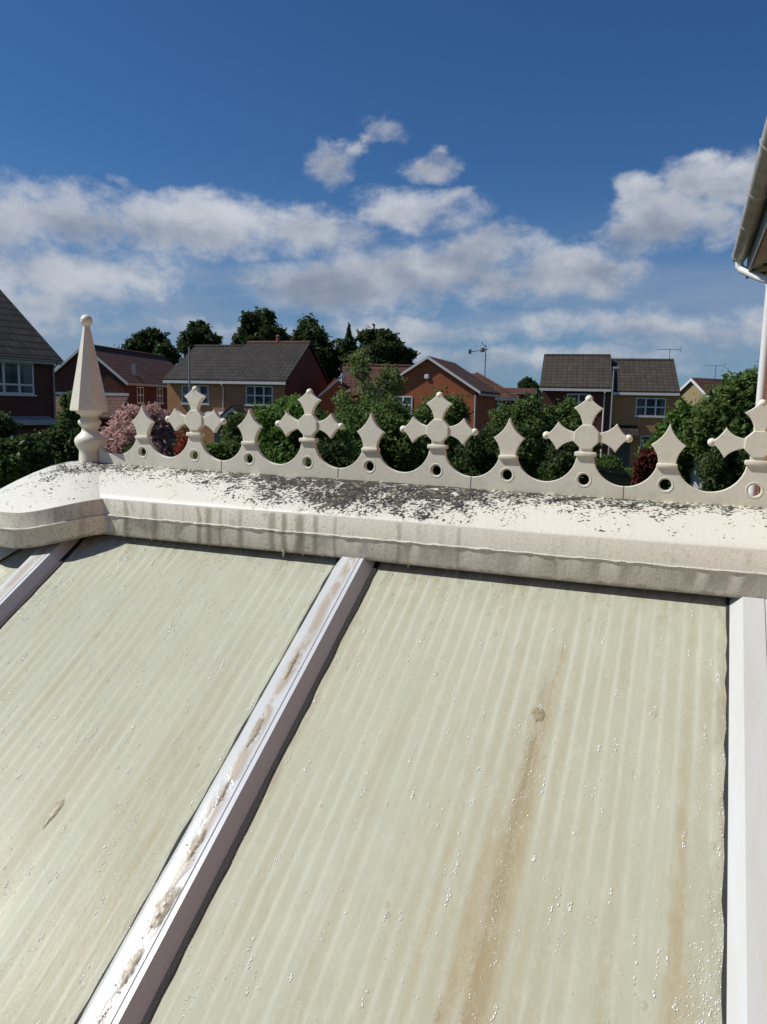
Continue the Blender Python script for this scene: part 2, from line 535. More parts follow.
def mat_ridge():
    """cream ridge cover: black lichen towards the crest, runs of grey-brown grime down its upright face"""
    mt, t = material('ridge_cover_upvc')
    o = t.n('ShaderNodeNewGeometry').outputs['Position']
    x, y, z = t.sep(o)[:]
    yz = t.n('ShaderNodeAttribute', attribute_name='prof_s').outputs['Fac']       # 0 at the crest, 1 at the front edge
    zr = t.n('ShaderNodeAttribute', attribute_name='prof_z').outputs['Fac']       # height on the section
    c = t.mix(t.noise(o, 5.0, 4.0), (0.66, 0.645, 0.555), (0.73, 0.715, 0.640))
    yel = t.smooth(t.noise(o, 14.0, 4.0), 0.5, 0.75)
    c = t.mix(t.m('MULTIPLY', yel, 0.30), c, (0.66, 0.58, 0.43))
    # how far down from the crest, and how thickly, the lichen grows along the ridge
    reach = t.curve(x, [(-1.75, .38), (-1.52, .58), (-1.38, .66), (-1.2, .44), (-1.05, .48), (-0.92, .72), (-0.8, .96), (-0.62, 1.02),
                        (-0.45, .98), (-0.36, .68), (-0.22, .50), (-0.1, .60), (0.0, .46), (0.14, .42), (0.6, .4)])
    thick = t.curve(x, [(-1.75, .54), (-1.52, .68), (-1.4, .80), (-1.2, .72), (-1.05, .80), (-0.92, .93), (-0.75, 1.02), (-0.55, 1.02),
                        (-0.42, .95), (-0.33, .82), (-0.22, .78), (-0.1, .85), (0.0, .76), (0.14, .70), (0.6, .6)])
    rel = t.m('DIVIDE', yz, reach)
    pr = t.m('MULTIPLY', thick, t.curve(rel, [(0.0, 1.0), (0.35, .95), (0.7, .78), (1.0, .52), (1.6, .22), (2.6, .06), (5.0, 0.02)]))
    big = t.noise(o, 24.0, 5.0, 0.62, 0.4)
    fine = t.noise(o, 150.0, 4.0, 0.65, 0.1)
    nz = t.m('ADD', t.m('MULTIPLY', big, 0.40), t.m('MULTIPLY', fine, 0.60))
    th = t.m('SUBTRACT', 0.640, t.m('MULTIPLY', pr, 0.215))
    lich = t.smooth(t.m('SUBTRACT', nz, th), -0.006, 0.022)
    isup = t.smooth(zr, -0.226, -0.218)
    lich = t.m('MULTIPLY', lich, isup)
    lcol0 = t.mix(t.smooth(t.noise(o, 70.0, 4.0, 0.7), 0.35, 0.65), (0.013, 0.012, 0.011), (0.062, 0.058, 0.054))
    lcol = t.mix(t.m('MULTIPLY', t.smooth(t.noise(t.vm('ADD', o, (4.0, 1.0, 2.0)), 45.0, 4.0, .6), .52, .66), .7), lcol0, (0.15, 0.125, 0.075))
    film = t.m('MULTIPLY', t.m('MULTIPLY', t.smooth(pr, 0.45, 0.98), isup), t.smooth(big, 0.38, 0.6, 0.15, 0.8))
    c = t.mix(film, c, (0.26, 0.245, 0.215))
    c = t.mix(lich, c, lcol)
    # upright face
    face = t.smooth(zr, -0.231, -0.226, 1.0, 0.0)
    dv = t.comb(x, y, t.m('MULTIPLY', z, 0.16))
    run = t.noise(dv, 48.0, 5.0, 0.65, 0.4)
    runamt = t.curve(x, [(-1.75, .6), (-1.45, .75), (-1.25, .8), (-1.0, .62), (-0.85, .7), (-0.74, .85), (-0.66, .5), (-0.3, .42), (0.14, .38), (0.6, .4)])
    g = t.m('MULTIPLY', t.smooth(run, 0.50, 0.76), runamt)
    fc = t.mix(t.noise(o, 9.0, 4.0), (0.69, 0.655, 0.54), (0.78, 0.745, 0.64))
    fc = t.mix(t.m('MULTIPLY', g, 0.75), fc, (0.30, 0.265, 0.195))
    blot = t.smooth(t.noise(o, 34.0, 5.0, 0.6), 0.58, 0.68)
    fc = t.mix(t.m('MULTIPLY', blot, t.m('MULTIPLY', runamt, 0.5)), fc, (0.33, 0.29, 0.22))
    wob = t.m('MULTIPLY', t.m('SUBTRACT', t.noise(t.comb(x, 0.0, t.m('MULTIPLY', z, .6)), 30.0, 4.0, .6), 0.5), 0.022)
    for xd, wd_, am in ((-0.992, .006, .8), (-0.966, .012, .85), (-0.935, .005, .6), (-0.885, .008, .6), (-0.806, .010, .8), (-0.778, .008, .95),
                        (-0.742, .014, .9), (-0.704, .006, .8), (-0.66, .005, .6), (-0.52, .006, .6), (-0.40, .005, .5), (-1.11, .012, .7), (-1.19, .008, .7)):
        dd_ = t.smooth(t.m('DIVIDE', t.m('ABSOLUTE', t.m('SUBTRACT', t.m('ADD', x, wob), xd)), wd_), 0.2, 1.3, 1.0, 0.0)
        fc = t.mix(t.m('MULTIPLY', dd_, am * .8), fc, (0.275, 0.235, 0.165))
    fc = t.mix(t.m('MULTIPLY', t.smooth(t.noise(o, 170.0, 4.0, .65), .54, .66), t.m('MULTIPLY', runamt, .75)), fc, (0.27, 0.235, 0.175))
    c = t.mix(face, c, fc)
    foot = t.smooth(t.m('ADD', zr, t.m('MULTIPLY', t.m('SUBTRACT', t.noise(o, 40.0, 3.0), 0.5), 0.02)), -0.3105, -0.302, 1.0, 0.0)
    c = t.mix(t.m('MULTIPLY', foot, 0.6), c, (0.17, 0.14, 0.10))
    nm = t.bump(t.m('ADD', t.m('MULTIPLY', lich, 0.5), t.m('ADD', t.m('MULTIPLY', run, 0.5), t.m('MULTIPLY', fine, 0.4))), 0.35, 0.004)
    t.out(c, t.mix(lich, (0.42,) * 3, (0.85,) * 3), nm, 0, 0.45)
    return mt


def mat_crest():
    mt, t = material('cresting_upvc')
    o = t.n('ShaderNodeNewGeometry').outputs['Position']
    c = t.mix(t.noise(o, 9.0, 5.0), (0.735, 0.705, 0.575), (0.805, 0.780, 0.660))
    g = t.smooth(t.noise(o, 60.0, 5.0, 0.68, 0.3), 0.48, 0.72)
    c = t.mix(t.m('MULTIPLY', g, 0.26), c, (0.45, 0.42, 0.32))
    sp = t.smooth(t.noise(o, 240.0, 3.0, 0.6), 0.64, 0.74)
    c = t.mix(t.m('MULTIPLY', sp, 0.3), c, (0.28, 0.26, 0.20))
    x, y, z = t.sep(o)[:]
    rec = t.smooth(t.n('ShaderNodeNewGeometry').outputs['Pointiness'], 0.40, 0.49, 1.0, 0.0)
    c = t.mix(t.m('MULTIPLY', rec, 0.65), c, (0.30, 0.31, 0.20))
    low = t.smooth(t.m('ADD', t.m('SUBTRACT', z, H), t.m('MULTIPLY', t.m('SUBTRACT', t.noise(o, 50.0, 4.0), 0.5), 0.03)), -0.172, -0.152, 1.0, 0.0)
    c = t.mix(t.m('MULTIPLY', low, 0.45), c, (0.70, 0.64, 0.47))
    nm = t.bump(t.noise(o, 130.0, 4.0, 0.6), 0.10, 0.003)
    t.out(c, 0.42, nm, 0, 0.4)
    return mt


M_PANEL = mat_panel()
M_BAR = mat_bar()
M_UPVC = mat_upvc('white_upvc', 0.35)
M_WIDEBAR = mat_upvc('wall_bar_upvc', 0.42, (0.55, 0.565, 0.56))
M_RIDGE = mat_ridge()
M_CREST = mat_crest()
M_BLACK = plain('black_gasket', (0.012, 0.012, 0.012), 0.7, 0.3, 60, bump=0.4)
M_GROUT = plain('grey_dirt_line', (0.16, 0.15, 0.14), 0.8, 0.3, 60)


def mat_glass(name='window_glass', tint=(0.02, 0.025, 0.03)):
    mt, t = material(name)
    o = t.obj()
    nm = t.bump(t.noise(o, 0.8, 1.0), 0.03, 0.02)
    t.out(t.mix(t.noise(o, 1.1, 2.0), tint, tuple(v * 2.6 for v in tint)), 0.05, nm, 0, 0.5)
    return mt


M_GLASS = mat_glass('window_glass', (0.022, 0.028, 0.034))


def mat_brick(name, c1, c2, mortar, scale=1.0):
    mt, t = material(name)
    o = t.obj()
    x, y, z = t.sep(o)[:]
    u = t.m('ADD', x, y)
    b = t.n('ShaderNodeTexBrick')
    t.put(b.inputs['Vector'], t.comb(u, z, 0.0))
    b.inputs['Scale'].default_value = 1.0
    b.inputs['Brick Width'].default_value = 0.225
    b.inputs['Row Height'].default_value = 0.075
    b.inputs['Mortar Size'].default_value = 0.006
    b.inputs['Mortar Smooth'].default_value = 0.2
    b.inputs['Bias'].default_value = 0.0
    b.inputs['Color1'].default_value = (*c1, 1)
    b.inputs['Color2'].default_value = (*c2, 1)
    b.inputs['Mortar'].default_value = (*mortar, 1)
    c = t.mix(t.m('MULTIPLY', t.smooth(t.noise(o, 1.3, 5.0, 0.6), 0.4, 0.7), 0.3), b.outputs[0], tuple(v * 0.6 for v in c1))
    c = t.mix(t.m('MULTIPLY', t.noise(o, 14.0, 3.0), 0.25), c, tuple(v * 0.75 for v in c2))
    t.out(c, 0.85, t.bump(b.outputs['Fac'], -0.4, 0.006), 0, 0.3)
    return mt


def mat_tile(name, c1, c2, along='x', pan=0.30, course=0.19, gap=0.6):
    """interlocking concrete roof tiles: courses by height, rolls along the eave"""
    mt, t = material(name)
    o = t.obj()
    x, y, z = t.sep(o)[:]
    u = x if along == 'x' else y
    row = t.m('DIVIDE', z, course)
    fr = t.m('FRACT', row)
    cell = t.m('FLOOR', row)
    uu = t.m('ADD', t.m('DIVIDE', u, pan), t.m('MULTIPLY', t.m('MODULO', cell, 2.0), 0.0))
    fu = t.m('FRACT', uu)
    wn = t.n('ShaderNodeTexWhiteNoise', noise_dimensions='2D')
    t.put(wn.inputs['Vector'], t.comb(cell, t.m('FLOOR', uu), 0.0))
    c = t.mix(wn.outputs[0], c1, c2)
    c = t.mix(t.m('MULTIPLY', t.smooth(t.noise(o, 0.9, 6.0, 0.65), 0.42, 0.72), 0.5), c, tuple(v * 0.55 for v in c1))
    c = t.mix(t.m('MULTIPLY', t.smooth(t.noise(o, 7.0, 4.0, 0.65), 0.5, 0.75), 0.35), c, (0.06, 0.06, 0.045))
    roll = t.m('ABSOLUTE', t.m('SUBTRACT', fu, 0.5))
    c = t.mix(t.smooth(roll, 0.40, 0.48, 0.0, 0.45), c, (0.012, 0.011, 0.010))
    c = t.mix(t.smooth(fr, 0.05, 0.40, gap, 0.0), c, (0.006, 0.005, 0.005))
    hgt_ = t.m('ADD', t.m('MULTIPLY', t.m('SUBTRACT', 1.0, fr), 0.8), t.m('MULTIPLY', roll, -0.9))
    t.out(c, 0.8, t.bump(hgt_, 0.55, 0.04), 0, 0.3)
    return mt


M_TRIM = plain('white_painted_trim', (0.64, 0.64, 0.63), 0.45, 0.10, 3)
M_TRIMGREY = plain('weathered_white_plastic', (0.36, 0.36, 0.36), 0.45, 0.14, 3)
M_BRICK_RED = mat_brick('dark_red_brick', (0.125, 0.036, 0.024), (0.095, 0.028, 0.020), (0.10, 0.08, 0.07))
M_BRICK_BUFF = mat_brick('buff_brick', (0.50, 0.235, 0.098), (0.41, 0.19, 0.08), (0.36, 0.28, 0.2))
M_BRICK_ORANGE = mat_brick('orange_brick', (0.300, 0.115, 0.060), (0.230, 0.085, 0.048), (0.25, 0.2, 0.16))
M_BRICK_BRIGHT = mat_brick('orange_red_brick', (0.42, 0.108, 0.040), (0.33, 0.084, 0.033), (0.26, 0.18, 0.13))
M_BRICK_CREAM = plain('cream_render', (0.30, 0.24, 0.13), 0.9, 0.12, 2, bump=0.2)
M_TILE_DARK = mat_tile('dark_brown_roof_tiles', (0.022, 0.018, 0.015), (0.038, 0.031, 0.026))
M_TILE_GREY = mat_tile('grey_brown_roof_tiles', (0.046, 0.036, 0.026), (0.068, 0.054, 0.040))
M_TILE_LEFT = mat_tile('charcoal_brown_roof_tiles', (0.036, 0.030, 0.028), (0.058, 0.050, 0.046), 'x', 0.33, 0.27, 0.9)
M_TILE_RED = mat_tile('red_brown_roof_tiles', (0.080, 0.034, 0.024), (0.115, 0.050, 0.035), 'y')
M_TILE_REDX = mat_tile('red_brown_roof_tiles_eaves', (0.080, 0.034, 0.024), (0.115, 0.050, 0.035), 'x')
M_CURTAIN = plain('curtain_behind_glass', (0.10, 0.105, 0.11), 0.15, 0.4, 9)
M_METAL = plain('galvanised_steel', (0.30, 0.31, 0.32), 0.5, 0.1, 4, metallic=0.4)
M_ALU = plain('aerial_aluminium', (0.22, 0.22, 0.23), 0.45, 0.1, 8, metallic=0.5)
M_DOOR = plain('dark_door_paint', (0.04, 0.05, 0.06), 0.4, 0.1, 3)
M_FENCE = None


def mat_wood(name, c):
    mt, t = material(name)
    o = t.obj()
    x, y, z = t.sep(o)[:]
    g = t.noise(t.comb(x, y, t.m('MULTIPLY', z, 0.07)), 30.0, 5.0, 0.65)
    cc = t.mix(g, tuple(v * 0.6 for v in c), tuple(v * 1.3 for v in c))
    cc = t.mix(t.m('MULTIPLY', t.noise(o, 1.5, 3.0), 0.4), cc, tuple(v * 0.6 for v in c))
    t.out(cc, 0.85, t.bump(g, 0.2, 0.005), 0, 0.25)
    return mt


M_FENCE = mat_wood('weathered_grey_fence_wood', (0.17, 0.155, 0.14))
M_FENCE_BROWN = mat_wood('brown_stained_fence_wood', (0.075, 0.040, 0.028))
M_BARK = mat_wood('bark', (0.07, 0.055, 0.042))


def mat_leaf(name, dark, light, scale=0.6, rough=0.55):
    mt, t = material(name)
    g = t.n('ShaderNodeNewGeometry')
    rnd = g.outputs['Random Per Island']
    big = t.noise(t.obj(), scale, 4.0, 0.6)
    f = t.m('ADD', t.m('MULTIPLY', t.m('POWER', rnd, 1.6), 0.60), t.m('MULTIPLY', t.smooth(big, 0.38, 0.62), 0.50))
    c = t.mix(f, dark, light)
    hue = t.smooth(t.noise(t.obj(), scale * 2.3, 3.0, 0.6), 0.48, 0.66)
    c = t.mix(t.m('MULTIPLY', hue, 0.35), c, (light[0] * 1.25, light[1] * 1.05, light[2] * .7))
    b = t.out(c, rough, None, 0, 0.12)
    tr = t.n('ShaderNodeBsdfTranslucent')
    t.put(tr.inputs[0], t.mix(0.5, c, tuple(v * 1.3 for v in light)))
    mx = t.n('ShaderNodeMixShader')
    mx.inputs[0].default_value = 0.36
    t.t.links.new(b.outputs[0], mx.inputs[1])
    t.t.links.new(tr.outputs[0], mx.inputs[2])
    o = [n for n in t.t.nodes if n.type == 'OUTPUT_MATERIAL'][0]
    t.t.links.new(mx.outputs[0], o.inputs[0])
    return mt


L_FAR = mat_leaf('far_oak_leaves', (0.020, 0.036, 0.014), (0.060, 0.092, 0.032), 0.25)
L_DARK = mat_leaf('dark_evergreen_leaves', (0.026, 0.046, 0.016), (0.075, 0.118, 0.038), 1.0, 0.45)
L_MID = mat_leaf('mid_green_leaves', (0.042, 0.080, 0.020), (0.130, 0.195, 0.055), 0.9, 0.5)
L_BRIGHT = mat_leaf('bright_green_leaves', (0.050, 0.105, 0.022), (0.125, 0.215, 0.050), 1.0, 0.45)
L_PALE = mat_leaf('pale_green_leaves', (0.085, 0.125, 0.038), (0.190, 0.250, 0.085), 0.6)
L_PINK = mat_leaf('pink_blossom_leaves', (0.26, 0.13, 0.12), (0.66, 0.46, 0.42), 2.0)
L_RED = mat_leaf('dark_red_leaves', (0.060, 0.014, 0.012), (0.130, 0.035, 0.025), 1.5)
L_ROSE = mat_leaf('red_flower_petals', (0.30, 0.02, 0.02), (0.45, 0.05, 0.04), 2.0)


# ------------------------------------------------------------------ the ground
def mat_ground():
    mt, t = material('garden_ground')
    o = t.obj()
    g = t.noise(o, 0.25, 6.0, 0.6)
    f = t.noise(o, 9.0, 6.0, 0.7)
    c = t.mix(f, (0.030, 0.050, 0.016), (0.075, 0.105, 0.035))
    c = t.mix(t.smooth(g, 0.5, 0.7), c, (0.11, 0.095, 0.06))
    t.out(c, 0.95, t.bump(f, 0.5, 0.05), 0, 0.2)
    return mt


gm = MB()
NX = 40
gv = []
for j in range(NX + 1):
    for i in range(NX + 1):
        u, v = (i / NX * 2 - 1), (j / NX * 2 - 1)
        x, y = 1200 * u * abs(u) ** 1.5, 1200 * v * abs(v) ** 1.5
        r = math.hypot(x, y)
        z = 0.0 if r < 30 else 0.35 * math.sin(x * 0.021 + 1.3) * math.sin(y * 0.017) * min(1, (r - 30) / 60) * 0.6
        gv.append((x, y, z))
gm.add(gv, [(j * (NX + 1) + i, j * (NX + 1) + i + 1, (j + 1) * (NX + 1) + i + 1, (j + 1) * (NX + 1) + i) for j in range(NX) for i in range(NX)])
ground = gm.build('ground', mat_ground(), smooth=180)
tag(ground, 'grass and soil of the gardens around the houses', 'ground', kind='structure')
pm = MB()
pm.box(-4.2, 0.56, -3.5, 4.6, 0.0, 0.012)
pa = pm.build('patio', plain('concrete_paving', (0.30, 0.28, 0.25), 0.9, 0.2, 3, bump=0.3))
tag(pa, 'pale concrete patio around the foot of the conservatory', 'patio', kind='structure')

# ------------------------------------------------------------------ the conservatory
YC = 1.56                                  # crest of the ridge
TA = math.tan(RAD(31.09))
AL = RAD(31.09)
WALL_X = 0.56                              # face of the house the conservatory is built against
EY = 0.0                                   # front eave
zp = lambda y: H - 1.0075 / math.cos(RAD(31.09)) + min(y, 2 * YC - y) * TA
cons = thing('conservatory', 'white conservatory whose dirty polycarbonate roof and crested ridge fill the foreground', 'conservatory', (0, 0, 0))
XEND = -1.38                               # where the facets of the rounded end begin


def panel(x0, x1, ya, yb, back=False):
    """a sheet lying on the slope between two bars; local x along the ridge, local y up the slope"""
    m = MB()
    L = (yb - ya) / math.cos(AL)
    n = 24
    m.box(x0, x1, -L / 2, L / 2, -0.025, 0.0)
    o = m.build('roof_panel', M_PANEL, cons)
    ym = (ya + yb) / 2
    o.data.transform(Matrix.Translation((0, (ym - 0.75) / math.cos(AL), 0)))
    ym = 0.75
    if not back:
        o.location = (0, ym, zp(ym))
        o.rotation_euler = (AL, 0, 0)
    else:
        o.matrix_local = Matrix.Translation((0, 2 * YC - ym, zp(ym))) @ Matrix.Rotation(PI, 4, 'Z') @ Matrix.Rotation(AL, 4, 'X') @ Matrix.Translation((0, 0, 0))
        o.data.transform(Matrix.Scale(-1, 4, (1, 0, 0)))
        o.data.flip_normals()
    return o


BAR_L, BAR_M, BAR_R = -1.3670, -0.6195, 0.140
spans = [(-1.340, -0.648), (-0.591, 0.088), (0.19, WALL_X - 0.004)]
BARH = 0.0225
for x0, x1 in spans:
    panel(x0, x1, EY, 1.52)
    panel(x0, x1, EY, 1.52, back=True)


def bar_mesh(half_w, h, L, bevel_l, bevel_r, groove):
    """cap profile run along local y: a box with a shallow groove near each edge of the top"""
    p = [(-half_w, 0.0), (-half_w, 0.0025), (-half_w + bevel_l, h)]
    if groove:
        for g in groove:
            p += [(g - 0.0012, h), (g - 0.0006, h - 0.002), (g + 0.0006, h - 0.002), (g + 0.0012, h)]
    p += [(half_w - bevel_r, h), (half_w, 0.0025), (half_w, 0.0)]
    return MB().prism(p, 'y', -L / 2, L / 2)


def bar(xc, half_w, ya, yb, bl, br, groove, mat, back=False):
    L = (yb - ya) / math.cos(AL)
    o = bar_mesh(half_w, BARH, L, bl, br, groove).build('glazing_bar', mat, cons)
    ym = (ya + yb) / 2
    Mx = Matrix.Translation((xc, ym, zp(ym))) @ Matrix.Rotation(AL, 4, 'X')
    if back:
        Mx = Matrix.Translation((xc, 2 * YC - ym, zp(ym))) @ Matrix.Rotation(PI, 4, 'Z') @ Matrix.Rotation(AL, 4, 'X')
    o.matrix_local = Mx
    # rubber gaskets either side
    rr = random.Random(int(xc * 100))
    for s in (-1, 1):
        g = MB()
        n = 60
        wd = [0.004 + 0.004 * (s > 0) + rr.uniform(-.0015, .0025) for _ in range(n + 1)]
        for i in range(n):
            ya_, yb_ = -L / 2 + L * i / n, -L / 2 + L * (i + 1) / n
            a0, a1 = s * half_w, s * (half_w + wd[i])
            b0, b1 = s * half_w, s * (half_w + wd[i + 1])
            g.add([(a0, ya_, .004), (a1, ya_, .0025), (b1, yb_, .0025), (b0, yb_, .004)], [(0, 1, 2, 3)])
        g.build('gasket', M_BLACK, o)
    return o


for bk in (False, True):
    bar(BAR_L, 0.0410, EY - 0.03, 1.46, 0.0175, 0.0175, (0.0145,), M_BAR, bk)
    bar(BAR_M, 0.0410, EY - 0.03, 1.46, 0.0175, 0.0175, (0.0145,), M_BAR, bk)
    if bk:
        bar(BAR_R, 0.06, EY - 0.03, 1.46, 0.0195, 0.0195, (-0.007, 0.03), M_WIDEBAR, bk)
bar(BAR_R, 0.06, EY - 0.03, 1.46, 0.0195, 0.0195, (-0.007, 0.03), M_WIDEBAR)

# rounded end: four facets with bars between them
APEX = Vector((XEND, YC, zp(YC)))
RAD_E = YC - EY
ev = [Vector((XEND - RAD_E * math.sin(RAD(45 * i)), YC - RAD_E * math.cos(RAD(45 * i)), zp(EY))) for i in range(5)]
for i in range(4):
    a, b = ev[i], ev[i + 1]
    mid = (a + b) / 2
    up = (APEX - mid)
    L = up.length
    up.normalize()
    xa = (b - a).normalized() * -1
    nrm = xa.cross(up).normalized()
    if nrm.z < 0:
        xa, nrm = -xa, -nrm
    hw = (b - a).length / 2
    m = MB()
    # trimmed back 25 mm from the bars
    tr = [(-hw + .003, -L / 2), (hw - .003, -L / 2), (0.04 * hw, L / 2 - 0.06), (-0.04 * hw, L / 2 - 0.06)]
    m.prism(tr, 'z', -0.025, 0.0)
    o = m.build('roof_panel', M_PANEL, cons)
    c = (mid + APEX) / 2
    o.matrix_local = Matrix(((xa.x, up.x, nrm.x, c.x), (xa.y, up.y, nrm.y, c.y), (xa.z, up.z, nrm.z, c.z), (0, 0, 0, 1)))
for i in range(1, 4):
    up = APEX - ev[i]
    L = up.length - 0.16
    up.normalize()
    xa = up.cross(Vector((0, 0, 1))).normalized()
    nrm = xa.cross(up).normalized()
    c = ev[i] + up * (L / 2)
    o = bar_mesh(0.040, BARH, L, 0.0175, 0.0175, ()).build('glazing_bar', M_BAR, cons)
    o.matrix_local = Matrix(((xa.x, up.x, nrm.x, c.x), (xa.y, up.y, nrm.y, c.y), (xa.z, up.z, nrm.z, c.z), (0, 0, 0, 1)))

# ridge cover: the same section front and back, run from the round end to the house
sec = [(0.000, -0.1705), (0.03, -0.1735), (0.06, -0.1810), (0.09, -0.1910), (0.12, -0.2035), (0.145, -0.2160), (0.1575, -0.2230), (0.160, -0.2268),
       (0.1603, -0.2625), (0.1606, -0.2636), (0.1613, -0.2648), (0.1612, -0.2662), (0.1606, -0.2674), (0.1609, -0.3085), (0.1600, -0.3105), (0.150, -0.3110), (0.150, -0.285)]


def ridge_mesh():
    m = MB()
    full = [(YC - s, H + z) for s, z in sec[::-1]] + [(YC + s, H + z) for s, z in sec[1:]]
    n = len(full)
    xs = list(np.linspace(XEND - 0.02, WALL_X - 0.003, 110))
    vs = []
    rr = random.Random(3)
    for x in xs:
        wv = 0.0007 * math.sin(x * 7.0)
        for i, (y, z) in enumerate(full):
            k = 1.0 if i in (4, 5, 6, n - 5, n - 6, n - 7) else 0.0
            jit = rr.uniform(-.0006, .0006) * k
            jb = 0.0
            tl = 0.0080 * max(0.0, 0.0 - x) * max(0.0, 1 - abs(y - YC) / 0.155)
            vs.append((x, y + jit, z + wv + jit + jb + tl))
    fs = [(a * n + i, a * n + i + 1, (a + 1) * n + i + 1, (a + 1) * n + i) for a in range(len(xs) - 1) for i in range(n - 1)]
    m.add(vs, fs)
    return m


ridge = ridge_mesh().build('ridge_cover', M_RIDGE, cons, smooth=40, fix=True)
FX = -1.434                                # finial
CXE, CR = -1.455, 0.258                     # the rounded end: its edge dips to follow the roof
prof = [(0.002, -.1560), (.045, -.1590), (.085, -.1660), (.125, -.1770), (.165, -.1905), (.20, -.2040), (.228, -.2155), (.246, -.2232), (.2555, -.2280)]
prof += [(CR + s - 0.16, z) for s, z in sec[8:]]
seg = 120
vs, aps, apz = [], [], []
for i, (r, z) in enumerate(prof):
    for j in range(seg):
        a = 2 * PI * j / seg
        phi = math.degrees(math.acos(max(-1, min(1, abs(math.sin(a))))))          # 0 straight at the eaves, 90 along the ridge
        phi = phi if math.cos(a) > 0 else 0.0
        u = max(0.0, min(1.0, (54 - phi) / 50))
        drop = 0.034 * u * u * (3 - 2 * u) * min(1.0, r / .25) ** 1.4
        vs.append((CXE + r * math.cos(a), YC + r * math.sin(a), H + z + .0006 - drop))
        aps.append(min(1.0, r / .25))
        apz.append(z)
m = MB().add(vs, [(i * seg + j, i * seg + (j + 1) % seg, (i + 1) * seg + (j + 1) % seg, (i + 1) * seg + j) for i in range(len(prof) - 1) for j in range(seg)])
cap = m.build('ridge_end_cap', M_RIDGE, cons, smooth=40)


def set_attr(o_, nm_, vals):
    at_ = o_.data.attributes.new(nm_, 'FLOAT', 'POINT')
    at_.data.foreach_set('value', vals)


set_attr(cap, 'prof_s', aps)
set_attr(cap, 'prof_z', apz)
full = [(s, z) for s, z in sec[::-1]] + [(s, z) for s, z in sec[1:]]
nv = len(ridge.data.vertices) // len(full)
set_attr(ridge, 'prof_s', [p[0] / .16 for p in full] * nv)
set_attr(ridge, 'prof_z', [p[1] for p in full] * nv)
# uneven bead of sealant along the seam of the upright face
rr = random.Random(17)
for sgn in (-1,):
    pts = []
    a = math.degrees(math.asin(.162 / .2605))
    for j in range(70):
        t_ = RAD(-(180 + 30) + (180 + 30 - a) * j / 69)
        phi = 90 - math.degrees(abs(math.asin(math.sin(t_)))) if math.cos(t_) > 0 else 0.0
        u = max(0.0, min(1.0, (54 - phi) / 50))
        pts.append((CXE + .2598 * math.cos(t_), YC + .2598 * math.sin(t_), H - .2655 - .034 * u * u * (3 - 2 * u)))
    x = CXE + math.sqrt(.2605 ** 2 - .1615 ** 2)
    while x < WALL_X - .02:
        pts.append((x, YC - .1615, H - .2655 + rr.uniform(-.0012, .0012)))
        x += 0.012
    m = MB()
    m.tube(pts, [max(.0005, rr.gauss(.0015, .0006)) * (1.0 if p[0] < -.2 else .75) for p in pts], 7)
    m.build('sealant_bead', plain('old_white_sealant', (0.66, 0.64, 0.57), .5, .2, 60, bump=.4), ridge, smooth=60)
# dark foam closure under the ridge
m = MB()
for s in (-1, 1):
    m.box(XEND + 0.05, WALL_X - 0.005, YC + s * 0.076 - 0.012, YC + s * 0.076 + 0.012, H - 0.40, H - 0.240)
m.build('foam_closure', M_BLACK, cons)
m = MB()
m.lathe([(0.170, -0.45), (0.170, -0.255)], 48, (CXE, YC, H))
m.build('foam_closure', M_BLACK, cons)
# drips of dirt and silicone hanging from the lower edge
rr = random.Random(5)
M_DRIP = plain('dried_drips', (0.40, 0.36, 0.28), 0.4, 0.3, 80)
for x, l, r in ((-0.965, .005, .0035), (-0.78, .012, .0050), (-0.735, .005, .0040), (-0.50, .007, .0035), (-1.12, .006, .004), (-0.69, .003, .004), (-1.20, .005, .003), (-0.42, .004, .003)):
    m = MB()
    q = rr.uniform(-.4, .4)
    m.lathe([(r * .12, -l), (r * .30, -l * .8), (r * .42, -l * .5), (r * .8, -l * .12), (r * 1.5, 0.002), (r * .9, 0.005)], 9)
    m.v = [(x + a_ + q * c_ * .6, YC - 0.1585 + b_ * .5, H - 0.3090 + c_) for a_, b_, c_ in m.v]
    m.build('drip', M_DRIP, cons, smooth=60)

# ------------------------------------------------------------------ cresting
CY = YC
PER = 0.3064
S0, C0 = -1.2685, -1.1145
posts = []
for kx in range(6):
    posts.append((S0 + PER * kx, 's'))
    posts.append((C0 + PER * kx, 'c'))
posts = posts[:11]
X_START, X_END = -1.405, 0.41
ZB, ZHOLE, ZARC = -0.1735, -0.1368, -0.1455
NECK = 0.0160
ZN = {'s': -0.1005, 'c': -0.0895}


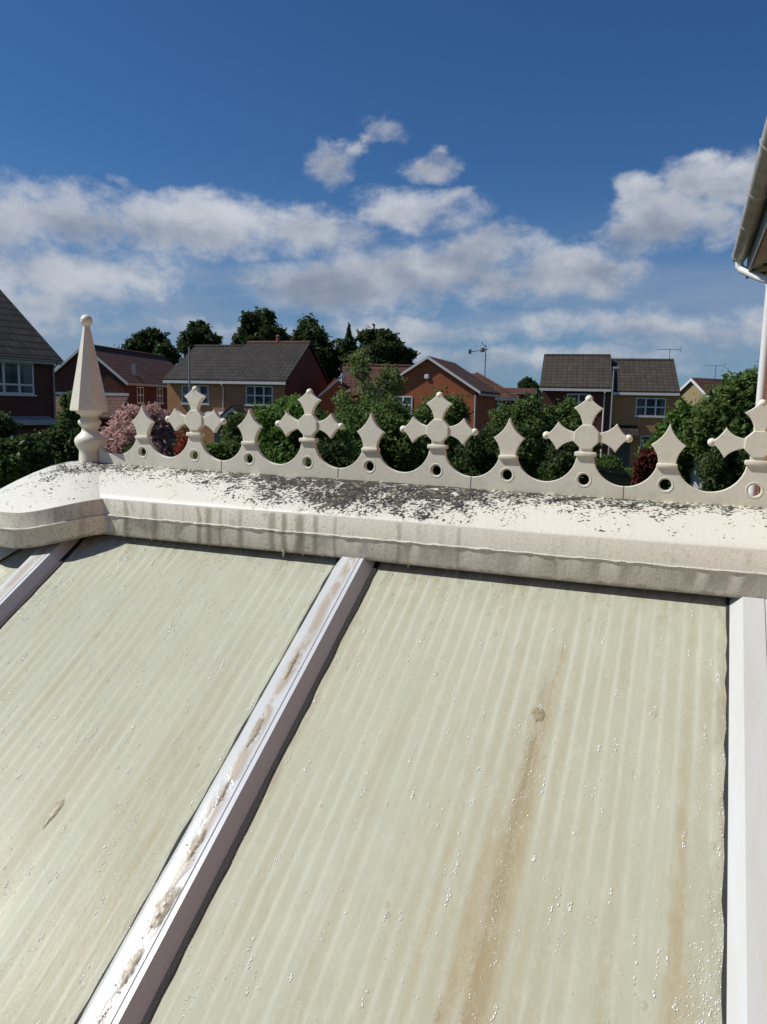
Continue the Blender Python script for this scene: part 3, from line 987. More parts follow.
def strip_loops():
    top = [(X_START, ZB), (X_END, ZB)]
    # right end: last post is cut by the wall side
    pts = []
    prev = None
    # from the left: rise towards the finial
    left = [(X_START, -0.128), (X_START + 0.012, -0.139), (X_START + 0.030, -0.1455), (X_START + 0.052, -0.1455)]
    pts += left
    p0x = posts[0][0]
    # arc from low point to neck
    def arc(xa, za_neck, xb, zb_neck):
        """between the neck right of post a and the neck left of post b"""
        cx, rx = (xa + xb) / 2, (xb - xa) / 2
        cz = ZARC + rx
        out = [(xa, za_neck)]
        for i in range(21):
            a = PI + PI * i / 20
            x, z = cx + rx * math.cos(a), cz + rx * math.sin(a)
            if z < min(za_neck, zb_neck) - 0.0:
                out.append((x, z))
        out.append((xb, zb_neck))
        return out
    nb = (p0x - NECK, ZN['s'])
    cx = p0x - NECK - 0.060
    for i in range(1, 11):
        a = 1.5 * PI + 0.5 * PI * i / 10
        x, z = cx + 0.06 * math.cos(a), ZARC + 0.06 + 0.06 * math.sin(a)
        if x > pts[-1][0] and z < nb[1]:
            pts.append((x, z))
    pts.append(nb)
    for i in range(len(posts) - 1):
        (xa, ta), (xb, tb) = posts[i], posts[i + 1]
        a = arc(xa + NECK, ZN[ta], xb - NECK, ZN[tb])
        pts += a
    xl, tl = posts[-1]
    pts += [(xl + NECK, ZN[tl]), (X_END, -0.120)] if xl + NECK < X_END - .01 else [(X_END, ZN[tl])]
    loop = [(X_START, ZB)] + pts + [(X_END, ZB)]
    holes = []
    for x, _ in posts:
        if x + 0.011 < X_END:
            holes.append([(x + 0.0108 * math.cos(2 * PI * i / 20), ZHOLE + 0.0108 * math.sin(2 * PI * i / 20)) for i in range(20)])
    return [loop] + holes


HALF = 0.0058
me = curve_plate(strip_loops(), HALF, 0.0011, (0, CY, H))
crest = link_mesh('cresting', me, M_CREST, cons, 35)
# it was screwed down a little out of level, the finial end higher
crest.matrix_local = Matrix.Translation((0.1045, 0, H - 0.0035)) @ Matrix.Rotation(0.0094, 4, 'Y') @ Matrix.Translation((-0.1, 0, -H))


def torus_ring(m, cx, cz, y, R, r, seg=24, ts=8):
    vs, fs = [], []
    for i in range(seg):
        a = 2 * PI * i / seg
        for j in range(ts):
            b = 2 * PI * j / ts
            rr_ = R + r * math.cos(b)
            vs.append((cx + rr_ * math.cos(a), y + r * math.sin(b) * 0.8, cz + rr_ * math.sin(a)))
    for i in range(seg):
        for j in range(ts):
            fs.append((i * ts + j, ((i + 1) % seg) * ts + j, ((i + 1) % seg) * ts + (j + 1) % ts, i * ts + (j + 1) % ts))
    m.add(vs, fs)




for x, _ in posts:
    if x + 0.02 < X_END:
        for s in (-1, 1):
            m = MB()
            torus_ring(m, x, H + ZHOLE, CY + s * (HALF - .0004), 0.0142, 0.0013)
            m.build('ring_moulding', M_CREST, crest, smooth=60)


def spline(a, ctrl, b, n=6):
    return [((1 - t) ** 2 * a[0] + 2 * t * (1 - t) * ctrl[0] + t * t * b[0], (1 - t) ** 2 * a[1] + 2 * t * (1 - t) * ctrl[1] + t * t * b[1]) for t in [i / n for i in range(n)]]


def ball(m, c, r, seg=16, rings=10, sy=1.0):
    vs, fs = [], []
    for i in range(rings + 1):
        t = PI * i / rings
        for j in range(seg):
            a = 2 * PI * j / seg
            vs.append((c[0] + r * math.sin(t) * math.cos(a), c[1] + sy * r * math.sin(t) * math.sin(a), c[2] + r * math.cos(t)))
    for i in range(rings):
        for j in range(seg):
            fs.append((i * seg + j, i * seg + (j + 1) % seg, (i + 1) * seg + (j + 1) % seg, (i + 1) * seg + j))
    m.add(vs, fs)


def collar(m, x, z, hw, hh):
    m.prism([(x - hw, z - hh), (x + hw, z - hh), (x + hw + .001, z), (x + hw, z + hh), (x - hw, z + hh), (x - hw - .001, z)], 'y', CY - 0.0105, CY + 0.0105)


def make_spike():
    right = []
    zt, zc_, zb = -0.0195, -0.0615, -0.0990
    right += spline((0.0, zt), (0.007, -0.047), (0.0315, zc_))
    right += spline((0.0315, zc_), (0.0155, -0.078), (0.0160, zb))
    right += [(0.0160, zb)]
    loop = right + [(-x, z) for x, z in right[::-1] if x > 1e-6]
    return curve_plate([loop], 0.0066, 0.0011, (0, CY, H))


def make_cross():
    cz = -0.0525
    arm = []
    arm += spline((0.0080, 0.017), (0.0100, 0.0440), (0.0280, 0.0560), 7)      # (half width, distance out)
    arm += spline((0.0280, 0.0560), (0.0130, 0.0640), (0.0040, 0.0750), 7)
    arm += [(0.0040, 0.0760)]
    loop = []
    # top arm, left side up then right side down, and so round
    def arm_pts(fx):
        left = [fx(-hw, dd) for hw, dd in arm]
        right = [fx(hw, dd) for hw, dd in arm[::-1]]
        return left + right
    top = arm_pts(lambda s, dd: (s, cz + dd))
    rgt = arm_pts(lambda s, dd: (dd, cz - s))
    lft = arm_pts(lambda s, dd: (-dd, cz + s))
    loop = top + rgt + [(0.0125, cz - 0.0160), (0.0125, -0.0835), (-0.0125, -0.0835), (-0.0125, cz - 0.0160)] + lft
    return curve_plate([loop], 0.0066, 0.0011, (0, CY, H))




spike_me = make_spike()
cross_me = make_cross()
spike0 = cross0 = None
for x, tp in posts:
    if tp == 's':
        o = link_mesh('spike', spike_me.copy() if spike0 is None else spike0.data, M_CREST if spike0 is None else None, crest, 35 if spike0 is None else None)
        spike0 = spike0 or o
    else:
        o = link_mesh('cross', cross_me.copy() if cross0 is None else cross0.data, M_CREST if cross0 is None else None, crest, 35 if cross0 is None else None)
        cross0 = cross0 or o
    o.location = (x, 0, 0)
mcol = MB()
mball = None
for x, tp in posts:
    m = MB()
    if tp == 's':
        collar(m, x, H - 0.1005, 0.0183, 0.0042)
    else:
        collar(m, x, H - 0.0865, 0.0200, 0.0046)
    m.build('collar', M_CREST, crest, smooth=30, bevel=0.0015)
    if tp == 'c':
        for dx_, dz_ in ((0, 0.0735), (0.0790, 0), (-0.0790, 0)):
            m = MB()
            ball(m, (x + dx_, CY, H - 0.0525 + dz_), 0.0078)
            m.build('ball_tip', M_CREST, crest, smooth=180)
        m = MB()
        R = 0.0256
        prof8 = [(x + R * math.cos(PI / 8 + PI / 4 * i), H - 0.0525 + R * math.sin(PI / 8 + PI / 4 * i)) for i in range(8)]
        m.prism(prof8, 'y', CY - 0.0092, CY + 0.0092)
        m.build('boss', M_CREST, crest, smooth=20, bevel=0.0012)

for kx in range(5):
    m = MB()
    xj = S0 + PER * kx - 0.0785 + PER * (kx > 0) * 0
    xj = C0 + PER * kx + 0.0765
    m.box(xj - .0006, xj + .0006, CY - HALF - .0004, CY + HALF + .0004, H + ZB + .001, H + ZARC + .0006)
    m.build('joint_line', M_GROUT, crest)

# finial: turned base, eight-sided spire, ball
fin = MB()
fprof = [(0.030, -0.180), (0.0285, -0.150), (0.0275, -0.138), (0.0300, -0.132), (0.0360, -0.122), (0.0385, -0.113), (0.0370, -0.105), (0.0300, -0.097), (0.0225, -0.090),
         (0.0195, -0.083), (0.0200, -0.078), (0.0245, -0.073), (0.0285, -0.067), (0.0280, -0.061), (0.0225, -0.056), (0.0205, -0.051), (0.0240, -0.045), (0.031, -0.042), (0.033, -0.038), (0.033, -0.034)]
fin.lathe([(r, z) for r, z in fprof], 32, (FX, CY, H))
fin_o = fin.build('finial', M_CREST, cons, smooth=50)
fin_o.location.z = 0.006
sp = MB()
sp.lathe([(0.0440, -0.036), (0.0475, -0.034), (0.0470, -0.029), (0.0080, 0.178), (0.0080, 0.185)], 8, (FX, CY, H), RAD(10))
sp.build('spire', M_CREST, fin_o)
bl = MB()
ball(bl, (FX, CY, H + 0.190), 0.0148, 24, 14)
bl.build('ball', M_CREST, fin_o, smooth=180)

# lower part of the conservatory (below the picture): eaves beam, glazed frames, dwarf wall
def ring_path(inset):
    r = RAD_E - inset
    pts = [Vector((WALL_X - .004, YC - r, 0))]
    pts += [Vector((XEND - r * math.sin(RAD(45 * i)), YC - r * math.cos(RAD(45 * i)), 0)) for i in range(5)]
    pts += [Vector((WALL_X - .004, YC + r, 0))]
    return pts


def ribbon(m, i0, i1, z0, z1):
    a, b = ring_path(i0), ring_path(i1)
    n = len(a)
    for k_ in range(n - 1):
        q = [a[k_], a[k_ + 1], b[k_ + 1], b[k_]]
        m.add([(p.x, p.y, z0) for p in q] + [(p.x, p.y, z1) for p in q], [(3, 2, 1, 0), (4, 5, 6, 7), (0, 1, 5, 4), (2, 3, 7, 6)])


ZE = zp(EY)
m = MB()
ribbon(m, -0.02, 0.10, ZE - 0.16, ZE - 0.035)
m.build('eaves_beam', M_UPVC, cons)
m = MB()
ribbon(m, 0.06, 0.30, 0.012, 0.62)
m.build('dwarf_wall', M_BRICK_ORANGE, cons)
m = MB()
ribbon(m, 0.03, 0.33, 0.62, 0.65)
ribbon(m, 0.09, 0.15, 0.65, 0.72)
ribbon(m, 0.09, 0.15, ZE - 0.23, ZE - 0.16)
a, b = ring_path(0.09), ring_path(0.15)
pth = ring_path(0.12)
for k_ in range(len(pth) - 1):
    A, B = pth[k_], pth[k_ + 1]
    n = max(1, int(round((B - A).length / 0.7)))
    dr = (B - A).normalized()
    for i in range(n + 1):
        c = A.lerp(B, i / n)
        Mx = Matrix.Translation(c) @ Matrix.Rotation(math.atan2(dr.y, dr.x), 4, 'Z')
        m.box(-0.034, 0.034, -0.035, 0.035, 0.70, ZE - 0.20, Mx)
m.build('window_frame', M_UPVC, cons)
m = MB()
ribbon(m, 0.115, 0.125, 0.71, ZE - 0.22)
m.build('pane', M_GLASS, cons)


# ------------------------------------------------------------------ suds and water left on the roof
def slope_pt(x, y, h=0.0):
    return Vector((x, y - math.sin(AL) * h, zp(y) + math.cos(AL) * h))


SLOPE = Matrix.Rotation(AL, 3, 'X')


def ico(sub=1):
    bm = bmesh.new()
    bmesh.ops.create_icosphere(bm, subdivisions=sub, radius=1.0)
    v = np.array([p.co[:] for p in bm.verts])
    f = np.array([[q.index for q in p.verts] for p in bm.faces])
    bm.free()
    return v, f


def scatter(name, items, mat, sub=1, parent=None):
    """items: (centre, rx, ry, rz) ellipsoids lying on the slope, as one mesh"""
    v0, f0 = ico(sub)
    S = np.array(SLOPE)
    V, F = [], []
    for i, (c, a, b, h) in enumerate(items):
        V.append((v0 * np.array([a, b, h])) @ S.T + np.array(c))
        F.append(f0 + i * len(v0))
    me_ = bpy.data.meshes.new(name)
    me_.from_pydata(np.concatenate(V).tolist(), [], np.concatenate(F).tolist())
    return link_mesh(name, me_, mat, parent, 180)


rr = random.Random(21)
mt_f, t = material('suds_froth')
t.out((0.82, 0.82, 0.78), 0.12, None, 0, 0.6, 0.6, 0.03, alpha=0.9)
mt_w, t = material('clear_water_bead')
t.out((0.74, 0.75, 0.66), 0.08, None, 0, 0.7, 0.8, 0.02, alpha=0.38)


def on_panel(x):
    return any(a + .008 < x < b - .008 for a, b in spans)


froth, beads, lenses = [], [], []
XA, XB = -1.335, 0.085
for i in range(1500):
    x, y = rr.uniform(XA, XB), rr.uniform(0.45, 1.44)
    if on_panel(x):
        r = 0.0005 + 0.0009 * rr.random() ** 3
        beads.append((slope_pt(x, y), r, r * rr.uniform(1.0, 2.6), r * 0.4))
for i in range(1100):
    x, y = rr.uniform(XA, XB), rr.uniform(0.45, 1.44)
    if on_panel(x):
        r = 0.0004 + 0.0009 * rr.random() ** 3
        froth.append((slope_pt(x, y), r, r * rr.uniform(1.0, 2.6), r * 0.6))
for i in range(420):                                   # small froth clumps that slid down
    x, y = rr.uniform(XA, XB), rr.uniform(0.50, 1.43)
    if not on_panel(x):
        continue
    for k_ in range(rr.randint(3, 12)):
        r = rr.uniform(0.0004, 0.0012)
        xx, yy = x + rr.gauss(0, .0022), y + rr.gauss(0, .009)
        if on_panel(xx):
            (froth if rr.random() < .55 else beads).append((slope_pt(xx, yy), r, r * 1.5, r * .6))
for i in range(330):                                   # streaky suds, thickest on the left sheet
    x = rr.uniform(XA, -0.66) if rr.random() < .62 else rr.uniform(-0.58, XB)
    y = rr.uniform(0.50, 1.43)
    ln = rr.uniform(.004, .016)
    for k_ in range(rr.randint(5, 14)):
        r = rr.uniform(0.0005, 0.0016)
        xx, yy = x + rr.gauss(0, .0013), y + rr.uniform(-ln, ln)
        if on_panel(xx):
            (froth if rr.random() < .8 else beads).append((slope_pt(xx, yy), r, r * 1.6, r * .6))
for i in range(60):                                    # larger clear lenses of water
    x, y = rr.uniform(XA, XB), rr.uniform(0.60, 1.43)
    if on_panel(x):
        r = rr.uniform(.0022, .0050)
        lenses.append((slope_pt(x, y), r, r * rr.uniform(1.1, 1.9), .0012))
# rows of froth along the bars and the heavy run
for xr, ya, yb, n, sd in ((0.076, 0.77, 1.22, 420, .0045), (0.058, 0.77, 0.92, 300, .012), (-0.575, 0.6, 1.41, 420, .005), (-0.193, 0.70, 1.17, 240, .007),
                          (-0.665, 0.7, 1.42, 70, .004), (-1.315, 1.1, 1.42, 200, .012), (-1.26, 1.15, 1.42, 90, .02)):
    for i in range(n):
        y = rr.uniform(ya, yb)
        x = xr + rr.gauss(0, sd)
        if on_panel(x):
            r = rr.uniform(0.0005, 0.0014)
            (froth if rr.random() < .45 else beads).append((slope_pt(x, y), r, r * 1.2, r * .7))
for i in range(320):                                   # froth just under the ridge
    x = rr.uniform(-1.33, -0.2)
    if on_panel(x) and rr.random() < 1.0 - abs(math.sin(x * 7)) * .7:
        r = rr.uniform(0.0008, 0.0022)
        beads.append((slope_pt(x, 1.425 - abs(rr.gauss(0, .03))), r, r * 1.6, r * .7))
# suds on the cap of the middle bar
for yc, n, sd in ((0.7937, 34, .016), (0.7277, 34, .012), (0.69, 24, .02), (0.65, 22, .02), (0.8726, 18, .012), (0.9466, 8, .02), (1.0402, 10, .02), (1.1635, 8, .02)):
    for i in range(n):
        r = rr.uniform(0.0007, 0.0019)
        xx = BAR_M - 0.001 + rr.gauss(0, .0045)
        (froth if rr.random() < .25 else beads).append((slope_pt(xx, yc + rr.gauss(0, sd), BARH + .0002), r, r * 1.2, r * .8))
for xx, yc, r in ((-0.0005, 0.7839, .0054), (0.0015, 0.7967, .0046), (-0.002, 0.7711, .0022), (0.003, 0.8085, .0020), (-0.002, 0.8608, .0028)):
    froth.append((slope_pt(BAR_M + xx, yc, BARH + .001), r, r * 1.1, r * .8))
o = scatter('water_drops', beads, mt_w)
tag(o, 'clear water drops and bubbles beaded over the polycarbonate roof panels', 'water drops', kind='stuff')
mt_l, t = material('clear_water_lens')
t.out((0.60, 0.58, 0.46), 0.05, None, 0, 0.9, 1.0, 0.03, alpha=0.20)
o = scatter('water_lenses', lenses, mt_l, 2)
tag(o, 'larger clear lenses of water and bubbles lying on the roof panels', 'water drops', kind='stuff')
o = scatter('soap_froth', froth, mt_f)
tag(o, 'white specks of soap froth scattered over the roof panels', 'froth', kind='stuff')

# puddles of suds: thin lens-shaped films with an uneven outline
mt_p, t = material('tan_suds_film')
oo = t.obj()
t.out(t.mix(t.noise(oo, 90.0, 4.0), (0.30, 0.235, 0.14), (0.50, 0.43, 0.31)), 0.40, t.bump(t.noise(oo, 260.0, 3.0), 0.25, 0.002), 0, 0.4, 0.0, 0.06, alpha=t.m('MULTIPLY', t.smooth(t.m('ADD', t.n('ShaderNodeAttribute', attribute_name='edge').outputs['Fac'], t.m('MULTIPLY', t.m('SUBTRACT', t.noise(oo, 150.0, 4.0, .65), .5), 0.5)), 0.02, 0.35), t.smooth(t.noise(oo, 120.0, 3.0), 0.3, 0.7, 0.45, 0.75)))


def puddle(xc, yc, w_, l_, h0, label, seed, group=None):
    q = random.Random(seed)
    ph = [q.uniform(0, 6.28) for _ in range(4)]
    nr, ns = 5, 36
    vs = [(0, 0, 0.0022)]
    for i in range(1, nr + 1):
        f = i / nr
        for j in range(ns):
            a = 2 * PI * j / ns
            rr_ = f * (1 + .12 * math.sin(2 * a + ph[0]) + .10 * math.sin(3 * a + ph[1]) + .07 * math.sin(5 * a + ph[2]) + .05 * math.sin(8 * a + ph[3]))
            vs.append((w_ / 2 * rr_ * math.cos(a), l_ / 2 * rr_ * math.sin(a) * (1 + .15 * math.cos(a)), 0.0022 * (1 - f ** 3) + (0.0002 if i < nr else -0.0004)))
    fs = [(0, 1 + j, 1 + (j + 1) % ns) for j in range(ns)]
    for i in range(nr - 1):
        for j in range(ns):
            fs.append((1 + i * ns + j, 1 + (i + 1) * ns + j, 1 + (i + 1) * ns + (j + 1) % ns, 1 + i * ns + (j + 1) % ns))
    o_ = MB().add(vs, fs).build('suds_puddle', mt_p, None, 180)
    o_.matrix_world = Matrix.Translation(slope_pt(xc, yc, h0)) @ SLOPE.to_4x4()
    set_attr(o_, 'edge', [1.0] + [1 - i / nr for i in range(1, nr + 1) for _ in range(ns)])
    return tag(o_, label, 'puddle', group)


gp = 'tan suds puddles along the middle glazing bar'
BH = BARH + 0.0002
puddle(BAR_M + 0.001, 0.7937, 0.026, 0.075, BH, 'largest tan suds puddle on the middle bar, with two white bubbles in it', 1, gp)
puddle(BAR_M - 0.002, 0.8726, 0.017, 0.055, BH, 'tan suds puddle on the middle bar, next one above the puddle with two white bubbles', 2, gp)
puddle(BAR_M - 0.004, 0.9466, 0.009, 0.060, BH, 'thinnest tan suds streak, halfway up the middle glazing bar', 3, gp)
puddle(BAR_M - 0.006, 1.0402, 0.014, 0.080, BH, 'long narrow tan suds patch on the upper half of the middle bar', 4, gp)
puddle(BAR_M - 0.006, 1.1635, 0.012, 0.070, BH, 'narrow tan suds patch near the top of the middle bar, nearest the ridge', 5, gp)
puddle(BAR_M + 0.001, 0.7277, 0.019, 0.050, BH, 'pale frothy suds puddle on the middle bar, lowest in the photo', 6, gp)
puddle(-0.1945, 1.162, 0.024, 0.036, 0.0, 'round blister of suds at the head of the long brown stain', 7)
puddle(-0.899, 0.871, 0.017, 0.065, 0.0, 'elongated tan suds blob on the left roof panel', 8)

# ------------------------------------------------------------------ the house on the right
host = thing('brick_house', 'orange brick house at the right edge with white gutter and downpipe', 'house', (WALL_X, 0, 0))
HY1, HY0, HD = 7.42, -5.0, 8.5
ZEV = H + 1.28
RP = math.tan(RAD(34))
m = MB()
m.prism([(0, 0), (HD, 0), (HD, ZEV), (HD / 2, ZEV + RP * HD / 2), (0, ZEV)], 'y', HY0, HY1)
m.build('wall', M_BRICK_ORANGE, host)
m = MB()
ov = 0.255
za = ZEV + 0.10
zm = za + RP * (HD / 2 + ov)
m.prism([(-ov, za - .02), (HD / 2, zm - .02), (HD + ov, za - .02), (HD + ov + .03, za + .035), (HD / 2, zm + .05), (-ov - .03, za + .035)], 'y', HY0 - .1, HY1 + 0.33)
m.build('roof', mat_tile('host_roof_tiles', (0.05, 0.04, 0.035), (0.07, 0.06, 0.05), 'y'), host)
m = MB()
gx = -ov + 0.045                              # fascia face just behind the gutter
m.box(gx, gx + 0.02, HY0, HY1 + 0.30, ZEV - 0.10, ZEV + 0.08)
m.build('fascia', plain('grimy_fascia', (0.17, 0.165, 0.155), 0.6, .2, 6), host)
mt_s, t = material('stained_soffit')
oo = t.obj()
t.out(t.mix(t.smooth(t.noise(oo, 6.0, 5.0, 0.6), .35, .65), (0.50, 0.40, 0.30), (0.66, 0.58, 0.47)), 0.6)
m = MB()
m.box(gx + 0.02, -0.002, HY0, HY1 + 0.28, ZEV - 0.085, ZEV - 0.07)
m.box(-0.002, 1.2, HY1 + 0.002, HY1 + 0.28, ZEV - 0.085, ZEV - 0.07)
soff = m.build('soffit', mt_s, host)
y = HY1 + 0.12
while y > 1.0:
    m = MB()
    m.box(gx + 0.09, gx + 0.15, y - 0.06, y + 0.06, ZEV - 0.088, ZEV - 0.0845)
    y -= 0.42
    m.build('vent', M_BLACK, soff)
m = MB()
m.box(gx, 1.2, HY1 + 0.282, HY1 + 0.30, ZEV - 0.084, ZEV + 0.07)
m.build('box_end', M_TRIM, host)


def half_gutter(r, t_, n=14):
    o_ = [(r * math.cos(PI + PI * i / n), r * math.sin(PI + PI * i / n)) for i in range(n + 1)]
    i_ = [((r - t_) * math.cos(2 * PI - PI * i / n), (r - t_) * math.sin(2 * PI - PI * i / n)) for i in range(n + 1)]
    return o_ + i_


GR = 0.062
GXc, GZ = gx - GR - 0.004, ZEV + 0.095
mt_g, t = material('dirty_white_gutter')
oo = t.obj()
gx_, gy_, gz_ = t.sep(oo)[:]
fl = t.smooth(t.noise(t.comb(gx_, t.m('MULTIPLY', gy_, 0.6), t.m('MULTIPLY', gz_, .5)), 14.0, 5.0, 0.6), 0.3, 0.7)
t.out(t.mix(fl, (0.40, 0.365, 0.315), (0.58, 0.55, 0.50)), 0.4)
m = MB()
m.prism([(GXc + p, GZ + q) for p, q in half_gutter(GR, 0.004)], 'y', HY0, HY1 + 0.28)
m.prism([(GXc + GR * math.cos(PI + PI * i / 14), GZ + GR * math.sin(PI + PI * i / 14)) for i in range(15)], 'y', HY1 + 0.28, HY1 + 0.30)
gut = m.build('gutter', mt_g, host, smooth=40)
for yy in (HY1 + 0.16, HY1 - 1.05, HY1 - 1.95, HY1 - 2.9, HY1 - 3.8, HY1 - 4.7):
    m = MB()
    m.prism([(GXc + p, GZ + q) for p, q in half_gutter(GR + 0.006, 0.005)], 'y', yy - .016, yy + .016)
    m.box(GXc + GR - .002, gx + 0.001, yy - .016, yy + .016, GZ - 0.02, GZ)
    m.build('bracket', M_TRIM, gut, smooth=40)
DPX, DPY = -0.052, 7.10
m = MB()
m.tube([(GXc, HY1 + .19, GZ - 0.05), (GXc, HY1 + .19, GZ - 0.10), (GXc + 0.025, HY1 + .175, GZ - 0.135), (DPX - .07, DPY + .08, GZ - 0.275), (DPX - .015, DPY + .01, GZ - 0.30), (DPX, DPY, GZ - 0.36), (DPX, DPY, 2.6), (DPX, DPY, 0.1)], 0.034, 16)
dpo = m.build('downpipe', plain('white_pvc_pipe', (0.78, 0.78, 0.78), 0.35, 0.04, 4), host, smooth=50)
for z_ in (2.4, 1.0):
    m = MB()
    m.lathe([(0.036, -0.02), (0.039, -0.018), (0.039, 0.018), (0.036, 0.02)], 16, (DPX, DPY, z_))
    m.box(DPX, -0.002 + .02, DPY - .02, DPY + .02, z_ - .012, z_ + .012)
    m.build('clip', M_TRIM, dpo)


# ------------------------------------------------------------------ houses beyond the gardens
def window(house, x0, x1, z0, z1, y=0.0, cols=3, bar_z=(0.5,), face='front', xw=0.0, mat=None):
    """a white casement on the front (y = const, facing -y) or a side (x = const)"""
    def bx(m_, a0, a1, d0, d1, b0, b1):
        if face == 'front':
            m_.box(a0, a1, y - d1, y - d0, b0, b1)
        elif face == 'right':
            m_.box(xw + d0, xw + d1, a0, a1, b0, b1)
        else:
            m_.box(xw - d1, xw - d0, a0, a1, b0, b1)
    fr = MB()
    t_ = 0.065
    bx(fr, x0, x1, -0.03, 0.03, z0, z0 + t_)
    bx(fr, x0, x1, -0.03, 0.03, z1 - t_, z1)
    for i in range(cols + 1):
        c = x0 + (x1 - x0) * i / cols
        a0 = max(x0, c - t_ / 2 * (1.4 if 0 < i < cols else 2))
        a1 = min(x1, c + t_ / 2 * (1.4 if 0 < i < cols else 2))
        bx(fr, a0, a1, -0.028, 0.028, z0 + t_, z1 - t_)
    for bz in bar_z:
        zz = z0 + (z1 - z0) * bz
        bx(fr, x0 + t_, x1 - t_, -0.025, 0.024, zz - 0.035, zz + 0.035)
    f_ = fr.build('window', mat or M_TRIM, house)
    p = MB()
    bx(p, x0 + .02, x1 - .02, -0.02, 0.008, z0 + .02, z1 - .02)
    p.build('pane', M_GLASS, f_)
    if face == 'front' and x1 - x0 > 1.2:
        for c0, c1 in ((x0 + .08, x0 + .08 + .2 * (x1 - x0)), (x1 - .08 - .14 * (x1 - x0), x1 - .08)):
            cu = MB()
            bx(cu, c0, c1, -.004, .0105, z0 + .08, z1 - .08)
            cu.build('curtain', M_CURTAIN, f_)
    s_ = MB()
    bx(s_, x0 - .06, x1 + .06, 0.0, 0.09, z0 - 0.06, z0 - 0.002)
    s_.build('sill', mat or M_TRIM, f_)
    return f_


def roof_x(m, x0, x1, d, ze, zr, ov=0.25, t_=0.09):
    """ridge along local x; front eave y=0, back eave y=d; one folded slab"""
    k_ = (zr - ze) / (d / 2)
    zl = ze - ov * k_
    m.prism([(-ov, zl), (d / 2, zr), (d + ov, zl), (d + ov, zl + t_), (d / 2, zr + t_ * 1.2), (-ov, zl + t_)], 'x', x0 - .12, x1 + .12)


def roof_y(m, w_, y0, y1, ze, zr, ov=0.25, t_=0.09):
    k_ = (zr - ze) / (w_ / 2)
    zl = ze - ov * k_
    m.prism([(-ov, zl), (w_ / 2, zr), (w_ + ov, zl), (w_ + ov, zl + t_), (w_ / 2, zr + t_ * 1.2), (-ov, zl + t_)], 'y', y0 - .15, y1 + .15)


def ridge_tiles(house_roof, pts, mat):
    m_ = MB()
    m_.tube(pts, 0.11, 8)
    return m_.build('ridge_tiles', mat, house_roof, smooth=60)


def verge(m, yv, x0, x1, xm, ze, zr, axis='y', dep=0.17, th=0.04):
    """a pair of bargeboards on a gable whose ridge runs along y (gable in plane y=yv)"""
    m.prism([(x0, ze), (xm, zr), (x1, ze), (x1, ze - dep), (xm, zr - dep), (x0, ze - dep)], 'y', yv - th, yv)


def aerial(house, base, h, boom=1.0, rz=0.0, n=7):
    m_ = MB()
    bx_, by_, bz_ = base
    m_.tube([base, (bx_, by_, bz_ + h)], 0.022, 6)
    dv = Vector((math.cos(rz), math.sin(rz), 0))
    pv = Vector((-dv.y, dv.x, 0))
    top = Vector((bx_, by_, bz_ + h - 0.03))
    m_.tube([top - dv * boom * .55, top + dv * boom * .45], 0.016, 6)
    for i in range(n):
        c = top + dv * boom * (-.52 + .9 * i / (n - 1))
        L = 0.16 - 0.008 * i
        m_.tube([c - pv * L, c + pv * L], 0.009, 5)
    e = top + dv * boom * .45
    for a in (-1, 1):
        m_.tube([e + Vector((0, 0, .15 * a)) - pv * .12, e + Vector((0, 0, .15 * a)) + pv * .12], 0.011, 5)
    m_.tube([e - Vector((0, 0, .17)), e + Vector((0, 0, .17))], 0.011, 5)
    return m_.build('aerial', M_ALU, house)


def rz_facing(px, turn):
    a_, _ = azel(px, 400)
    return -a_ + RAD(turn)


# --- near left house (dark red brick, facade turned to the right)
P = at(54, 357, 33.0)
rz = rz_facing(54, 38)
lh = thing('brick_house', 'dark red brick house at the left edge with wide white window and tiled roof', 'house', (P.x, P.y, 0), rz)
ze = 4.93
W_, D_ = 9.0, 8.0
m = MB()
zr_ = ze + 3.15
m.prism([(0, 0), (D_, 0), (D_, ze), (D_ / 2, zr_), (0, ze)], 'x', -W_, 0)
m.build('wall', M_BRICK_RED, lh)
m = MB()
roof_x(m, -W_, 0.05, D_, ze, zr_, 0.30)
rf = m.build('roof', M_TILE_LEFT, lh)
ridge_tiles(rf, [(-W_ - .1, D_ / 2, zr_ + .09), (0.15, D_ / 2, zr_ + .09)], M_TILE_LEFT)
m = MB()
m.box(-W_, 0.12, -0.29, -0.27, ze - 0.34, ze - 0.20)
m.build('fascia', M_TRIMGREY, lh)
m = MB()
m.prism([(-.345 + p, ze - .19 + q) for p, q in half_gutter(.055, .006, 8)], 'x', -W_, 0.14)
m.build('gutter', M_TRIMGREY, lh, smooth=40)
m = MB()
m.tube([(-0.10, -0.34, ze - .24), (-0.10, -0.30, ze - .32), (-0.10, -0.06, ze - .5), (-0.10, -0.06, 0.1)], 0.04, 10)
m.build('downpipe', M_TRIMGREY, lh, smooth=50)
window(lh, -3.45, -0.95, ze - 1.50, ze - 0.32, 0.0, 4, (0.30,))
window(lh, -8.0, -6.2, ze - 1.58, ze - 0.40, 0.0, 3, (0.30,))
window(lh, -4.6, -1.9, 0.8, 2.0, 0.0, 4, (0.3,))
m = MB()
m.prism([(-0.45, 2.48), (-0.004, 2.62), (-0.004, 2.50), (-0.45, 2.30)], 'x', -W_ + 1, -0.35)
m.build('porch_roof', M_TRIMGREY, lh)
ta, te = azel(2, 258)
Ml = Matrix.Translation((P.x, P.y, 0)) @ Matrix.Rotation(rz, 4, 'Z')
lx = min([-.05 * i for i in range(160)], key=lambda v_: abs(math.atan2((Ml @ Vector((v_, D_ / 2, 0))).x, (Ml @ Vector((v_, D_ / 2, 0))).y) - ta))
pw = Ml @ Vector((lx, D_ / 2, 0))
